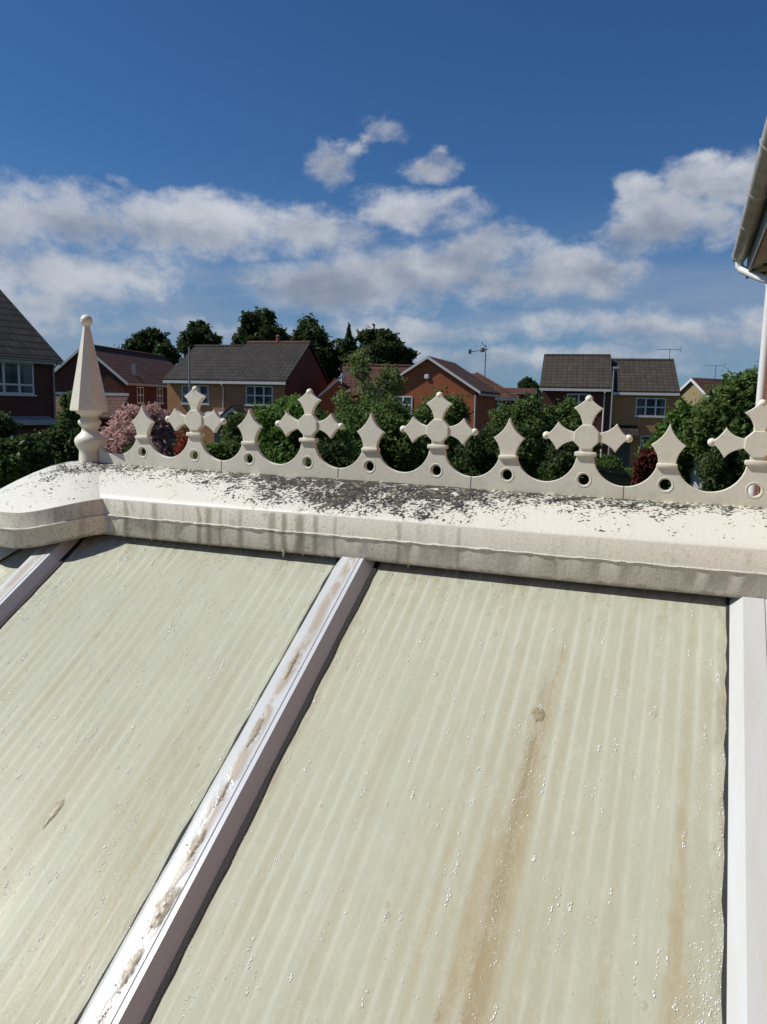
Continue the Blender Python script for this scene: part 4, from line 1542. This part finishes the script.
aerial(lh, (lx, D_ / 2, zr_), max(.8, H + math.hypot(pw.x, pw.y) * math.tan(te) - zr_), 1.9, -PI / 2)

# --- gable house behind the finial
P = at(124, 380, 49.0)
rz = rz_facing(124, -27)
gh = thing('brick_house', 'red brick house with a gable end and red brown roof behind the finial', 'house', (P.x, P.y, 0), rz)
ze = P.z
W_, D_ = 4.9, 11.0
zr_ = ze + 1.95
m = MB()
m.prism([(-W_, 0), (0, 0), (0, ze), (-W_ / 2, zr_), (-W_, ze)], 'y', 0, D_)
m.build('wall', M_BRICK_RED, gh)
m = MB()
roof_y(m, W_, 0, D_, ze, zr_)
m.v = [(a - W_, b, c) for a, b, c in m.v]
rf = m.build('roof', M_TILE_RED, gh)
ridge_tiles(rf, [(-W_ / 2, -.15, zr_ + .08), (-W_ / 2, D_ + .15, zr_ + .08)], M_TILE_RED)
m = MB()
verge(m, -0.15, -W_ - .3, 0.3, -W_ / 2, ze - .15, zr_ + .08)
m.build('bargeboard', M_TRIM, gh)
m = MB()
m.box(0.24, 0.28, -.1, D_, ze - 0.30, ze - 0.14)
m.build('gutter', M_TRIMGREY, gh)
window(gh, 1.6, 2.5, ze - 1.35, ze - 0.35, 0, 2, (0.5,), 'right', 0.0)
window(gh, 4.4, 5.3, ze - 1.35, ze - 0.35, 0, 2, (0.5,), 'right', 0.0)
m = MB()
m.prism([(-1.5, ze - 2.2), (-0.004, ze - 0.95), (-0.004, ze - 1.05), (-1.5, ze - 2.3)], 'x', -W_ - .2, 0.3)
m.build('lean_to_roof', M_TILE_REDX, gh)
m = MB()
m.box(-W_ - .2, 0.3, -0.06, -0.004, ze - 0.94, ze - 0.78)
m.build('flashing', M_TRIM, gh)
m = MB()
m.box(-0.5, -0.3, 2.0, 2.2, zr_ - 1.6, zr_ - 0.9)
m.build('flue', M_METAL, gh)

# --- pair of small houses with dark roof, left of centre
P = at(285, 379, 43.5)
rz = rz_facing(285, -22)
ph_ = thing('semi_detached_house', 'pair of buff brick houses with dark stepped tiled roof left of centre', 'house', (P.x, P.y, 0), rz)
ze = 4.62
W_, D_ = 7.3, 7.2
xm_ = -W_ * 0.53
m = MB()
zr1, zr2 = ze + 2.20, ze + 1.98
m.prism([(0, 0), (D_, 0), (D_, ze), (D_ / 2, zr1), (0, ze)], 'x', xm_, 0)
m.build('wall', mat_brick('brown_buff_brick', (0.46, 0.210, 0.096), (0.37, 0.165, 0.078), (0.3, 0.22, 0.16)), ph_)
m = MB()
m.prism([(0, 0), (D_, 0), (D_, ze - .003), (D_ / 2, zr2), (0, ze - .003)], 'x', -W_, xm_ - .003)
m.build('wall', M_BRICK_BUFF, ph_)
m = MB()
m.prism([(0.02, 0), (D_ - .02, 0), (D_ - .02, ze), (D_ / 2, zr1 - .02), (0.02, ze)], 'x', 0.0, 0.012)
m.build('side_wall', M_BRICK_RED, ph_)
m = MB()
roof_x(m, xm_ + .12, 0.05, D_, ze, zr1, 0.28)
rf = m.build('roof', M_TILE_DARK, ph_)
ridge_tiles(rf, [(xm_, D_ / 2, zr1 + .08), (0.15, D_ / 2, zr1 + .08)], M_TILE_RED)
m = MB()
roof_x(m, -W_, xm_ - .121, D_, ze, zr2, 0.28)
rf = m.build('roof', M_TILE_DARK, ph_)
ridge_tiles(rf, [(-W_ - .1, D_ / 2, zr2 + .08), (xm_ - .05, D_ / 2, zr2 + .08)], M_TILE_DARK)
m = MB()
m.box(-W_ - .1, 0.15, -0.29, -0.26, ze - 0.30, ze - 0.15)
m.build('fascia', M_TRIM, ph_)
m = MB()
m.tube([(xm_ + .15, -0.28, ze - .3), (xm_ + .15, -0.06, ze - .5), (xm_ + .15, -0.06, 0.1)], 0.045, 8)
m.build('downpipe', M_TRIM, ph_, smooth=50)
window(ph_, -2.35, -0.72, ze - 1.45, ze - 0.38, 0.0, 3, (0.5,))
window(ph_, -W_ + 0.95, -W_ + 2.65, ze - 1.45, ze - 0.38, 0.0, 3, (0.5,))
window(ph_, -2.4, -0.9, 0.9, 2.0, 0.0, 3, (0.5,))
# porches
m = MB()
m.prism([(-3.55, 2.35), (-2.75, 3.0), (-1.95, 2.35), (-1.95, 2.2), (-2.75, 2.83), (-3.55, 2.2)], 'y', -1.0, -0.91)
m.build('porch_trim', M_TRIM, ph_)
m = MB()
m.prism([(-3.60, 2.36), (-2.75, 3.06), (-1.90, 2.36), (-1.9, 2.43), (-2.75, 3.13), (-3.6, 2.43)], 'y', -1.05, -0.004)
m.build('porch_roof', M_TILE_DARK, ph_)
m = MB()
m.box(-3.15, -2.35, -0.05, 0.02, 0.05, 2.1)
m.build('door', M_DOOR, ph_)
m = MB()
m.box(-W_ + 3.0, -W_ + 3.95, -0.02 - .05, 0.02, 0.05, 2.1)
m.build('door', M_DOOR, ph_)
m = MB()
m.prism([(-0.9, 2.3), (-0.004, 2.75), (-0.004, 2.62), (-0.9, 2.18)], 'x', -W_ + 2.5, -W_ + 4.2)
m.build('porch_roof', M_TRIMGREY, ph_)
m = MB()
m.lathe([(0.11, -.12), (0.11, .30), (0.13, .30), (0.13, .36), (0.08, .42)], 10, (-1.9, D_ / 2, zr1 + 0.12))
m.build('chimney_pot', M_BRICK_ORANGE, ph_)

# --- orange-red gable house, centre
P = at(475, 386, 40.0)
rz = rz_facing(440, -14)
cg = thing('brick_house', 'orange red brick house with white bargeboards on its gable in the centre', 'house', (P.x, P.y, 0), rz)
ze = P.z - .15
W_, D_ = 5.0, 6.0
zr_ = ze + 1.55
m = MB()
m.prism([(-W_, 0), (0, 0), (0, ze), (-W_ / 2, zr_), (-W_, ze)], 'y', 0, D_)
m.build('wall', M_BRICK_BRIGHT, cg)
m = MB()
roof_y(m, W_, 0, D_, ze, zr_, 0.28)
m.v = [(a - W_, b, c) for a, b, c in m.v]
m.build('roof', M_TILE_RED, cg)
m = MB()
verge(m, -0.155, -W_ - .32, 0.32, -W_ / 2, ze - .12, zr_ + .10, dep=0.14)
m.build('bargeboard', M_TRIM, cg)
m = MB()
m.box(0.24, 0.32, -.12, D_, ze - 0.33, ze - 0.20)
m.build('gutter', M_TRIMGREY, cg)
m = MB()
m.tube([(0.06, -0.06, ze - .3), (0.06, -0.06, 0.1)], 0.045, 8)
m.build('downpipe', M_TRIMGREY, cg)
m = MB()
m.lathe([(0.14, 0.0), (0.14, 0.05), (0.10, 0.08)], 12)
m.v = [(-W_ / 2 - .05 + a, -c - .002, zr_ - 0.95 + b) for a, b, c in m.v]
m.build('alarm_box', M_TRIM, cg)
window(cg, -1.75, -0.75, ze - 1.35, ze - 0.42, 0.0, 2, (0.5,))
window(cg, -4.3, -3.3, ze - 1.35, ze - 0.42, 0.0, 2, (0.5,))

# wing behind it with its own ridge across, and a gable at its left end
P = at(352, 377, 46.0)
rz = rz_facing(385, 4)
wg = thing('brick_house', 'red roofed brick house with white barge half hidden by the pale tree', 'house', (P.x, P.y, 0), rz)
ze = P.z - 1.0
m = MB()
m.prism([(0, 0), (6.5, 0), (6.5, ze), (3.25, ze + 1.75), (0, ze)], 'x', -0.4, 5.6)
m.build('wall', M_BRICK_BRIGHT, wg)
m = MB()
roof_x(m, -0.4, 5.6, 6.5, ze, ze + 1.75, 0.25)
rf = m.build('roof', M_TILE_REDX, wg)
ridge_tiles(rf, [(-0.5, 3.25, ze + 1.85), (5.7, 3.25, ze + 1.85)], M_TILE_REDX)
m = MB()
m.prism([(-1.85, 0), (0.05, 0), (0.05, ze - .1), (-1.0, ze + .95), (-1.85, ze - .1)], 'y', -0.8, -0.004)
m.build('gable_wall', M_BRICK_BRIGHT, wg)
m = MB()
m.prism([(-1.95, ze - .25), (0.0, ze + 1.42), (0.0, ze + 1.56), (-1.95, ze - .10)], 'y', -0.88, -0.80)
m.build('bargeboard', M_TRIM, wg)

# --- hipped red roof right of the centre gable
P = at(474, 392, 55.0)
rz = rz_facing(495, 6)
hp = thing('brick_house', 'brick house with red brown hipped roof and pole aerial right of the gable', 'house', (P.x, P.y, 0), rz)
ze = P.z - .35
m = MB()
m.box(-3.0, 2.9, 0, 6, 0, ze)
m.build('wall', M_BRICK_RED, hp)
m = MB()
zt = ze + 1.75
m.add([(-3.2, -.25, ze - .05), (3.15, -.25, ze - .05), (3.15, 6.25, ze - .05), (-3.2, 6.25, ze - .05), (-0.3, 3, zt), (0.35, 3, zt)],
      [(0, 1, 5, 4), (1, 2, 5), (2, 3, 4, 5), (3, 0, 4), (3, 2, 1, 0)])
rf = m.build('roof', M_TILE_REDX, hp)
ridge_tiles(rf, [(0.35, 3, zt + .03), (3.15, -.25, ze)], M_TILE_RED)
m = MB()
m.box(-3.2, 3.15, -0.30, -0.26, ze - 0.20, ze - 0.02)
m.build('gutter', M_TRIM, hp)
window(hp, 1.35, 2.15, ze - 1.35, ze - 0.35, 0.0, 2, (0.5,))
m = MB()
m.tube([(0.95, 2.6, zt - .3), (0.95, 2.6, zt + 2.05)], 0.035, 8)
pole = m.build('aerial_mast', M_ALU, hp)
m = MB()
m.tube([(-0.15, 2.6, zt + 1.55), (1.15, 2.6, zt + 1.75)], 0.03, 6)
m.lathe([(0.16, -.16), (0.18, 0), (0.16, .16)], 10, (0.7, 2.6, zt + 1.7))
m.box(-.30, -.1, 2.5, 2.7, zt + 1.4, zt + 1.72)
m.tube([(0.6, 2.6, zt + 2.25), (0.95, 2.6, zt + 1.9)], 0.025, 6)
m.build('antenna', M_ALU, pole)

# --- stepped pair at the right
P = at(540, 391, 46.0)
Q = at(611, 392, 46.0)
rz = math.atan2(Q.y - P.y, Q.x - P.x)
rp = thing('semi_detached_house', 'pair of brown brick houses with stepped grey brown tiled roofs right of centre', 'house', (P.x, P.y, 0), rz)
W1 = (Q - P).length
ze1, ze2 = P.z + .30, P.z + 0.14
W2 = at(680, 397, 46.6) - at(611, 397, 46.6)
W2 = W2.length
D_ = 7.4
m = MB()
zr1 = ze1 + 1.88
m.prism([(0, 0), (D_, 0), (D_, ze1), (D_ / 2, zr1), (0, ze1)], 'x', 0.1, W1)
m.build('wall', M_BRICK_RED, rp)
m = MB()
zr2 = ze2 + 1.82
m.prism([(0.5, 0), (D_ + .5, 0), (D_ + .5, ze2), (D_ / 2 + .5, zr2), (0.5, ze2)], 'x', W1 + .003, W1 + W2 - .1)
m.build('wall', M_BRICK_BUFF, rp)
m = MB()
roof_x(m, 0.1, W1 - .08, D_, ze1, zr1, 0.28)
rf = m.build('roof', M_TILE_GREY, rp)
ridge_tiles(rf, [(0.0, D_ / 2, zr1 + .08), (W1, D_ / 2, zr1 + .08)], M_TILE_GREY)
m = MB()
roof_x(m, W1 + .16, W1 + W2 - .1, D_, ze2, zr2, 0.28)
m.v = [(a, b + .5, c) for a, b, c in m.v]
rf = m.build('roof', M_TILE_GREY, rp)
ridge_tiles(rf, [(W1 + .05, D_ / 2 + .5, zr2 + .08), (W1 + W2, D_ / 2 + .5, zr2 + .08)], M_TILE_GREY)
m = MB()
m.box(0.0, W1, -0.29, -0.26, ze1 - 0.28, ze1 - 0.14)
m.build('fascia', M_TRIM, rp)
m = MB()
m.box(W1 + .05, W1 + W2, 0.21, 0.24, ze2 - 0.28, ze2 - 0.14)
m.build('fascia', M_TRIM, rp)
m = MB()
m.tube([(W1 - .35, -0.28, ze1 - .3), (W1 - .35, -0.06, ze1 - .5), (W1 - .35, -0.06, 0.1)], 0.045, 8)
m.build('downpipe', M_TRIM, rp)
window(rp, W1 + 1.42, W1 + 3.05, ze2 - 1.46, ze2 - 0.42, 0.5, 3, (0.5,))
window(rp, 1.55, 2.85, ze1 - 1.40, ze1 - 0.42, 0.0, 2, (0.5,))
window(rp, W1 + 1.8, W1 + 3.2, 0.8, 1.9, 0.5, 2, (0.5,))
m = MB()
m.prism([(-0.75, ze2 - 2.55), (0.496, ze2 - 2.0), (0.496, ze2 - 2.2), (-0.75, ze2 - 2.75)], 'x', W1 + .1, W1 + 1.6)
m.build('porch_roof', M_TILE_DARK, rp)
m = MB()
m.box(W1 + .35, W1 + 1.25, 0.45, 0.52, 0.05, 2.05)
m.build('door', M_DOOR, rp)
aerial(rp, (W1 + W2 - .25, D_ / 2 + .5, zr2 + .05), 0.72, 1.35, 0.0)

# --- cream gable at the far right
P = at(699, 398, 54.0)
rz = rz_facing(699, -42)
cr = thing('rendered_house', 'cream rendered house with red brown roof behind the shrubs at the right', 'house', (P.x, P.y, 0), rz)
ze = P.z - .55
W_, D_ = 4.4, 7.5
zr_ = ze + 1.75
m = MB()
m.prism([(-W_ / 2 - .6, 0), (W_ / 2 - .6, 0), (W_ / 2 - .6, ze), (-.6, zr_), (-W_ / 2 - .6, ze)], 'y', 0, D_)
m.build('wall', M_BRICK_CREAM, cr)
m = MB()
roof_y(m, W_, 0, D_, ze, zr_)
m.v = [(a - W_ / 2 - .6, b, c) for a, b, c in m.v]
m.build('roof', M_TILE_RED, cr)
m = MB()
verge(m, -0.15, -W_ / 2 - .9, W_ / 2 - .3, -.6, ze - .12, zr_ + .08, dep=.2)
m.build('bargeboard', M_TRIM, cr)
aerial(cr, (-.6, 2.0, zr_ + .05), 0.95, 1.2, 0.4)

# distant low roofs on the skyline between the trees
for i, (px0, px1, pyt, pyb, dist, turn, lab) in enumerate(((505, 536, 388, 394, 95, 5, 'distant low house with brown roof left of the stepped pair'),)):
    P = at(px0, pyb, dist)
    Q = at(px1, pyb, dist)
    L = (Q - P).length
    zt = at(px0, pyt, dist).z
    hs = thing('brick_house', lab, 'house', (P.x, P.y, 0), math.atan2(Q.y - P.y, Q.x - P.x))
    m = MB()
    m.prism([(0, 0), (6, 0), (6, P.z), (3, zt), (0, P.z)], 'x', 0, L)
    m.build('wall', M_BRICK_RED, hs)
    m = MB()
    roof_x(m, 0, L, 6, P.z, zt)
    m.build('roof', M_TILE_REDX, hs)


# ------------------------------------------------------------------ trees and shrubs
def leaf_mesh(name, lobes, n, size, seed, mat, parent, shell=0.55, droop=0.0, aspect=1.7):
    """many separate leaf blades through the volume of the given lobes [(centre, (rx, ry, rz))]"""
    g = np.random.default_rng(seed)
    vol = np.array([r[0] * r[1] * r[2] for _, r in lobes]) ** 0.72
    idx = g.choice(len(lobes), n, p=vol / vol.sum())
    C = np.array([c for c, _ in lobes])[idx]
    R = np.array([r for _, r in lobes])[idx]
    dirs = g.normal(size=(n, 3))
    dirs /= np.linalg.norm(dirs, axis=1)[:, None]
    rad = (shell + (1 - shell) * g.random(n)) ** 0.6
    rad *= 1 + 0.17 * g.normal(size=n)
    # ragged outline: each direction has its own reach
    wob = 1 + 0.24 * np.sin(dirs[:, 0] * 6 + idx * 1.7) * np.sin(dirs[:, 1] * 7 + idx) + 0.18 * np.sin(dirs[:, 2] * 8 + dirs[:, 0] * 4 + idx * 2.3)
    P_ = C + dirs * R * (rad * wob)[:, None]
    nrm = dirs * 0.5 + g.normal(size=(n, 3)) * 0.6 + np.array([0, 0, 0.35])
    nrm /= np.linalg.norm(nrm, axis=1)[:, None]
    t1 = np.cross(nrm, g.normal(size=(n, 3)))
    t1 /= np.linalg.norm(t1, axis=1)[:, None]
    t2 = np.cross(nrm, t1)
    s = size * (0.6 + 0.8 * g.random(n))[:, None]
    L_ = t1 * s * aspect * 0.5
    W__ = t2 * s * 0.42
    bend = nrm * s * 0.10
    V = np.stack([P_ - L_, P_ + W__ - L_ * .1 + bend, P_ + L_, P_ - W__ - L_ * .1 + bend], 1).reshape(-1, 3)
    F = np.arange(4 * n, dtype=np.int32)
    me_ = bpy.data.meshes.new(name)
    me_.vertices.add(4 * n)
    me_.vertices.foreach_set('co', V.astype(np.float32).ravel())
    me_.loops.add(4 * n)
    me_.loops.foreach_set('vertex_index', F)
    me_.polygons.add(n)
    me_.polygons.foreach_set('loop_start', np.arange(0, 4 * n, 4, dtype=np.int32))
    me_.update()
    me_.validate()
    return link_mesh(name, me_, mat, parent)


def tree(px, dist, width, ztop, zbase, label, mat, n, leaf, seed, name='tree', cat='tree', group=None, nl=16, trunk=0.2, fill=0.5, flat=1.0, lob=0.34):
    """a trunk with limbs and a crown of lobes; px gives its direction, the sizes are metres"""
    P_ = at(px, 400, dist)
    o_ = thing(name, label, cat, (P_.x, P_.y, 0), 0, group)
    q = random.Random(seed)
    hw, hh = width / 2, (ztop - zbase) / 2
    zc_ = (ztop + zbase) / 2
    lobes = []
    nl = int(nl * 1.7)
    lob *= 0.80
    for i in range(nl):
        a = q.uniform(0, 2 * PI)
        t_ = 1 - 2 * (i + .5) / nl
        rr_ = math.sqrt(max(0, 1 - t_ * t_)) * q.uniform(.45, 1.08)
        s_ = lob * q.uniform(.7, 1.25)
        c = (hw * (1.06 - s_ * .7) * rr_ * math.cos(a), hw * (1.06 - s_ * .7) * rr_ * math.sin(a) * flat, zc_ + hh * (1.03 - s_ * .8) * t_ * q.uniform(.75, 1.05))
        lobes.append((c, (hw * s_, hw * s_ * max(flat, .7), hh * s_ * q.uniform(.8, 1.1))))
    lobes.append(((0, 0, zc_), (hw * fill, hw * fill * flat, hh * fill)))
    leaf_mesh('crown', lobes, int(n * 2.4), leaf * .62, seed, mat, o_)
    m_ = MB()
    wob = [(q.uniform(-.1, .1) * trunk * 4, q.uniform(-.1, .1) * trunk * 4) for _ in range(5)]
    pts = [(wob[i][0] * i / 4, wob[i][1] * i / 4, zc_ * i / 4) for i in range(5)]
    m_.tube(pts, [trunk * (1.25 - .17 * i) for i in range(5)], 9)
    for c, r_ in lobes[:-1]:
        f = q.uniform(.45, .95)
        b0 = Vector(pts[2]).lerp(Vector(pts[4]), f)
        mid_ = b0.lerp(Vector(c), .5) + Vector((q.uniform(-.1, .1) * hw, q.uniform(-.1, .1) * hw, .08 * hh))
        m_.tube([b0, mid_, c], [trunk * .42, trunk * .26, trunk * .09], 6)
    m_.build('trunk', M_BARK, o_, smooth=60)
    return o_


GT = 'tall trees on the skyline behind the houses'
z_at = lambda px, py, dist: at(px, py, dist).z
w_at = lambda x0, x1, dist: (at(x1, 400, dist) - at(x0, 400, dist)).length


def tree_px(x0, x1, yt, yb, dist, *a, **k):
    return tree((x0 + x1) / 2, dist, w_at(x0, x1, dist) * 1.0, z_at((x0 + x1) / 2, yt, dist), max(0.15, z_at((x0 + x1) / 2, yb, dist)), *a, **k)


tree_px(121, 179, 328, 388, 82, 'round dark tree behind the red brown roof right of the finial', L_FAR, 9000, 0.42, 31, group=GT, trunk=.35)
tree_px(176, 220, 322, 360, 95, 'small dark tree above the roof of the buff brick pair', L_FAR, 6500, 0.40, 32, group=GT, trunk=.3)
tree_px(236, 292, 309, 380, 78, 'tallest dark tree behind the right half of the buff brick pair', L_FAR, 10000, 0.42, 33, group=GT, trunk=.35, nl=20)
tree_px(282, 344, 321, 395, 84, 'wide dark tree behind the gable end of the buff brick pair', L_FAR, 10000, 0.44, 34, group=GT, trunk=.38, nl=18)
tree_px(338, 411, 331, 385, 80, 'broad dark tree behind the pale tree left of centre', L_FAR, 11000, 0.42, 35, group=GT, trunk=.35, nl=20)
tree_px(344, 352, 328, 372, 79, 'thin dark conifer sticking up beside the broad dark tree', L_FAR, 2500, 0.30, 36, name='conifer', group=GT, trunk=.15, nl=9)
tree_px(516, 540, 379, 402, 120, 'small distant round tree left of the stepped pair roof', L_FAR, 3500, 0.5, 37, group=GT, trunk=.3)
tree_px(160, 182, 365, 395, 70, 'dark bushy tree in the gap beside the buff brick pair', L_FAR, 3500, 0.3, 38, trunk=.2)
# nearer trees and shrubs
tree_px(328, 404, 348, 452, 30, 'pale green slender tree rising above the central shrubs', L_PALE, 2300, 0.14, 41, trunk=.07, nl=12, fill=.15, lob=.28)
def shrub_px(*a, **k):
    k.setdefault('name', 'shrub')
    k.setdefault('cat', 'shrub')
    k.setdefault('lob', .36)
    k.setdefault('fill', .62)
    return tree_px(*a, **k)


shrub_px(248, 354, 393, 500, 15, 'glossy bright green shrub behind the second cross from the left', L_BRIGHT, 11000, 0.105, 42, trunk=.07, nl=22)
shrub_px(330, 432, 396, 500, 18, 'tall mid green shrub under the pale tree, left of the middle cross', L_MID, 13000, 0.10, 43, trunk=.08, nl=22)
shrub_px(398, 484, 388, 500, 19, 'mid green shrub in front of the orange red gable', L_MID, 12000, 0.10, 44, trunk=.08, nl=20)
shrub_px(455, 520, 424, 500, 16, 'low dark shrub right of the middle cross', L_DARK, 7000, 0.085, 45, trunk=.05)
shrub_px(484, 568, 398, 500, 21, 'broad mid green shrub between the middle cross and stepped pair', L_MID, 12000, 0.11, 46, trunk=.08, nl=20)
shrub_px(536, 604, 396, 505, 22, 'mid green shrub in front of the left half of the stepped pair', L_MID, 12000, 0.11, 47, trunk=.08, nl=20)
shrub_px(652, 712, 404, 510, 17, 'bright green shrub right of the window of the stepped pair', L_BRIGHT, 9000, 0.10, 48, trunk=.07, nl=18)
shrub_px(630, 690, 438, 510, 18, 'low green shrub in front of the buff half of the stepped pair', L_MID, 7000, 0.09, 63, trunk=.05)
shrub_px(692, 804, 370, 500, 16, 'large dark green shrub beside the white downpipe at the right', L_MID, 17000, 0.10, 49, trunk=.1, nl=26)
shrub_px(636, 662, 446, 505, 14, 'dark red leaved shrub behind the rightmost full spike', L_RED, 2200, 0.07, 50, trunk=.04)
shrub_px(-60, 52, 416, 520, 11, 'dark evergreen bush at the lower left edge', L_DARK, 14000, 0.075, 51, trunk=.06, nl=22)
shrub_px(20, 102, 426, 520, 12, 'dark evergreen bush just left of the finial base', L_DARK, 12000, 0.075, 52, trunk=.06, nl=20)
shrub_px(-30, 26, 452, 520, 7.5, 'brighter green low bush in front of the evergreen at the left edge', L_BRIGHT, 6000, 0.05, 53, trunk=.03)
shrub_px(56, 86, 392, 440, 24, 'light green bush between the left house and the finial', L_MID, 4500, 0.10, 54, trunk=.05)
shrub_px(92, 192, 406, 490, 17, 'pink blossoming round bush behind the first spike', L_PINK, 16000, 0.080, 55, name='blossom_bush', trunk=.06, nl=24)
shrub_px(172, 194, 426, 470, 16, 'dark bush with red flowers beneath the first cross', L_ROSE, 260, 0.05, 56, trunk=.03)
shrub_px(168, 206, 428, 490, 16.4, 'dark leafy bush directly behind the red flowers', L_DARK, 5000, 0.07, 64, trunk=.03)
shrub_px(190, 258, 440, 500, 15, 'low green hedge plant behind the arch right of the first cross', L_MID, 7000, 0.075, 57, trunk=.04)
shrub_px(100, 186, 446, 520, 13, 'dark bush at the foot of the pink blossoming bush', L_DARK, 9000, 0.07, 58, trunk=.04)
shrub_px(222, 270, 411, 480, 21, 'mid green bush in front of the porch of the buff brick pair', L_MID, 6500, 0.085, 59, trunk=.04)
shrub_px(586, 642, 456, 500, 24, 'low mid green bush behind the shed roof', L_MID, 5000, 0.09, 60, trunk=.04)
shrub_px(290, 360, 440, 505, 13, 'dark low bush beneath the bright glossy shrub', L_DARK, 7000, 0.07, 61, trunk=.04)
shrub_px(700, 748, 440, 505, 13, 'dark evergreen bush under the rightmost cross', L_DARK, 6000, 0.07, 62, trunk=.04)
shrub_px(540, 596, 440, 505, 16, 'dark low bush behind the fourth cross', L_DARK, 7000, 0.07, 65, trunk=.04)


# ------------------------------------------------------------------ fences and the shed
def fence(px0, d0, px1, d1, h, label, mat, group=None):
    A, B = at(px0, 450, d0), at(px1, 450, d1)
    L = math.hypot(B.x - A.x, B.y - A.y)
    o_ = thing('garden_fence', label, 'fence', (A.x, A.y, 0), math.atan2(B.y - A.y, B.x - A.x), group)
    q = random.Random(int(px0))
    m_ = MB()
    x = 0.0
    while x < L - .05:
        w_ = 0.115
        m_.box(x, min(L, x + w_), -0.012 + q.uniform(-.004, .004), 0.012, 0.05, h + q.uniform(-.015, .015))
        x += w_ + 0.014
    m_.box(0, L, 0.013, 0.05, 0.35, 0.43)
    m_.box(0, L, 0.013, 0.05, h - .35, h - .27)
    m_.build('boards', mat, o_)
    n = max(1, int(round(L / 1.83)))
    for i in range(n + 1):
        p_ = MB()
        xx = L * i / n
        p_.box(xx - .05, xx + .05, 0.051, 0.15, 0.0, h + .06)
        p_.build('post', mat, o_)
    return o_


fence(258, 19.5, 425, 21, 1.75, 'long dark brown board fence behind the second cross from the left', M_FENCE_BROWN)
fence(430, 23, 510, 24, 1.85, 'grey board fence right of the middle cross', M_FENCE)
fence(512, 24.4, 600, 24.8, 1.75, 'dark brown board fence behind the broad shrub left of the stepped pair', M_FENCE_BROWN)
fence(605, 20.0, 668, 20.5, 1.65, 'grey board fence in front of the stepped pair, beside the shed', M_FENCE)
fence(672, 19.0, 790, 19.5, 1.9, 'dark red brown fence at the right under the large shrub', M_FENCE_BROWN)
fence(676, 15.5, 740, 15.8, 1.30, 'low grey fence in front of the red brown fence at the right', M_FENCE)
fence(-60, 20, 250, 24, 1.7, 'long brown fence behind the pink bush', M_FENCE_BROWN)
# shed with a grey felt roof whose edge slopes down to the right
P = at(584, 470, 18.5)
sh = thing('garden_shed', 'low grey garden shed with sloping roof edge behind the fourth cross', 'shed', (P.x, P.y, 0), rz_facing(590, 20))
m = MB()
m.prism([(0, 0), (2.2, 0), (2.2, 1.55), (0, 1.98)], 'y', 0, 1.7)
m.build('wall', M_FENCE, sh)
m = MB()
m.prism([(-.15, 2.03), (2.4, 1.53), (2.4, 1.60), (-.15, 2.10)], 'y', -.15, 1.85)
m.build('roof', plain('grey_roofing_felt', (0.12, 0.12, 0.125), 0.9, 0.2, 5, bump=.3), sh)
m = MB()
m.box(0.7, 1.4, -.03, -.002, 0.05, 1.55)
m.build('door', M_FENCE_BROWN, sh)
# pale parked tub / water butt glimpsed under the rightmost cross
P = at(707, 462, 17.0)
wb = thing('water_butt', 'pale rounded water butt glimpsed under the rightmost cross', 'water butt', (P.x, P.y, 0))
zt = at(707, 447, 17.0).z
m = MB()
m.lathe([(0.30, 0.0), (0.36, 0.5), (0.36, zt - .5), (0.33, zt - .12), (0.34, zt - .08), (0.34, zt - .05), (0.2, zt), (0.02, zt + .02)], 20)
m.build('barrel', plain('pale_grey_plastic', (0.42, 0.43, 0.45), 0.5, .1, 4), wb, smooth=40)
m = MB()
m.tube([(0, -.36, .4), (0, -.45, .4), (0, -.45, .34)], .02, 8)
m.build('tap', M_BLACK, wb)


# ------------------------------------------------------------------ street lamps
def lamp(px, pyt, dist, label, head=True):
    P_ = at(px, pyt, dist)
    o_ = thing('street_lamp', label, 'street lamp', (P_.x, P_.y, 0), rz_facing(px, 0))
    h = P_.z
    m_ = MB()
    m_.tube([(0, 0, 0), (0, 0, 1.2)], 0.075, 10)
    m_.tube([(0, 0, 1.2), (0, 0, h)], [0.05, 0.036], 10)
    m_.build('pole', M_METAL, o_, smooth=50)
    if head:
        m_ = MB()
        m_.box(-.05, .26, -.10, .10, h - .02, h + .10)
        m_.build('lamp_head', M_METAL, o_, bevel=.03)
        m_ = MB()
        m_.box(.04, .24, -.08, .08, h - .06, h - .021)
        m_.build('lens', M_TRIMGREY, o_, bevel=.015)
    return o_


lamp(189, 347, 36, 'plain grey lamp post in front of the left house of the buff brick pair', False)
lamp(614, 369, 38, 'grey street lamp with a small head in front of the stepped pair')
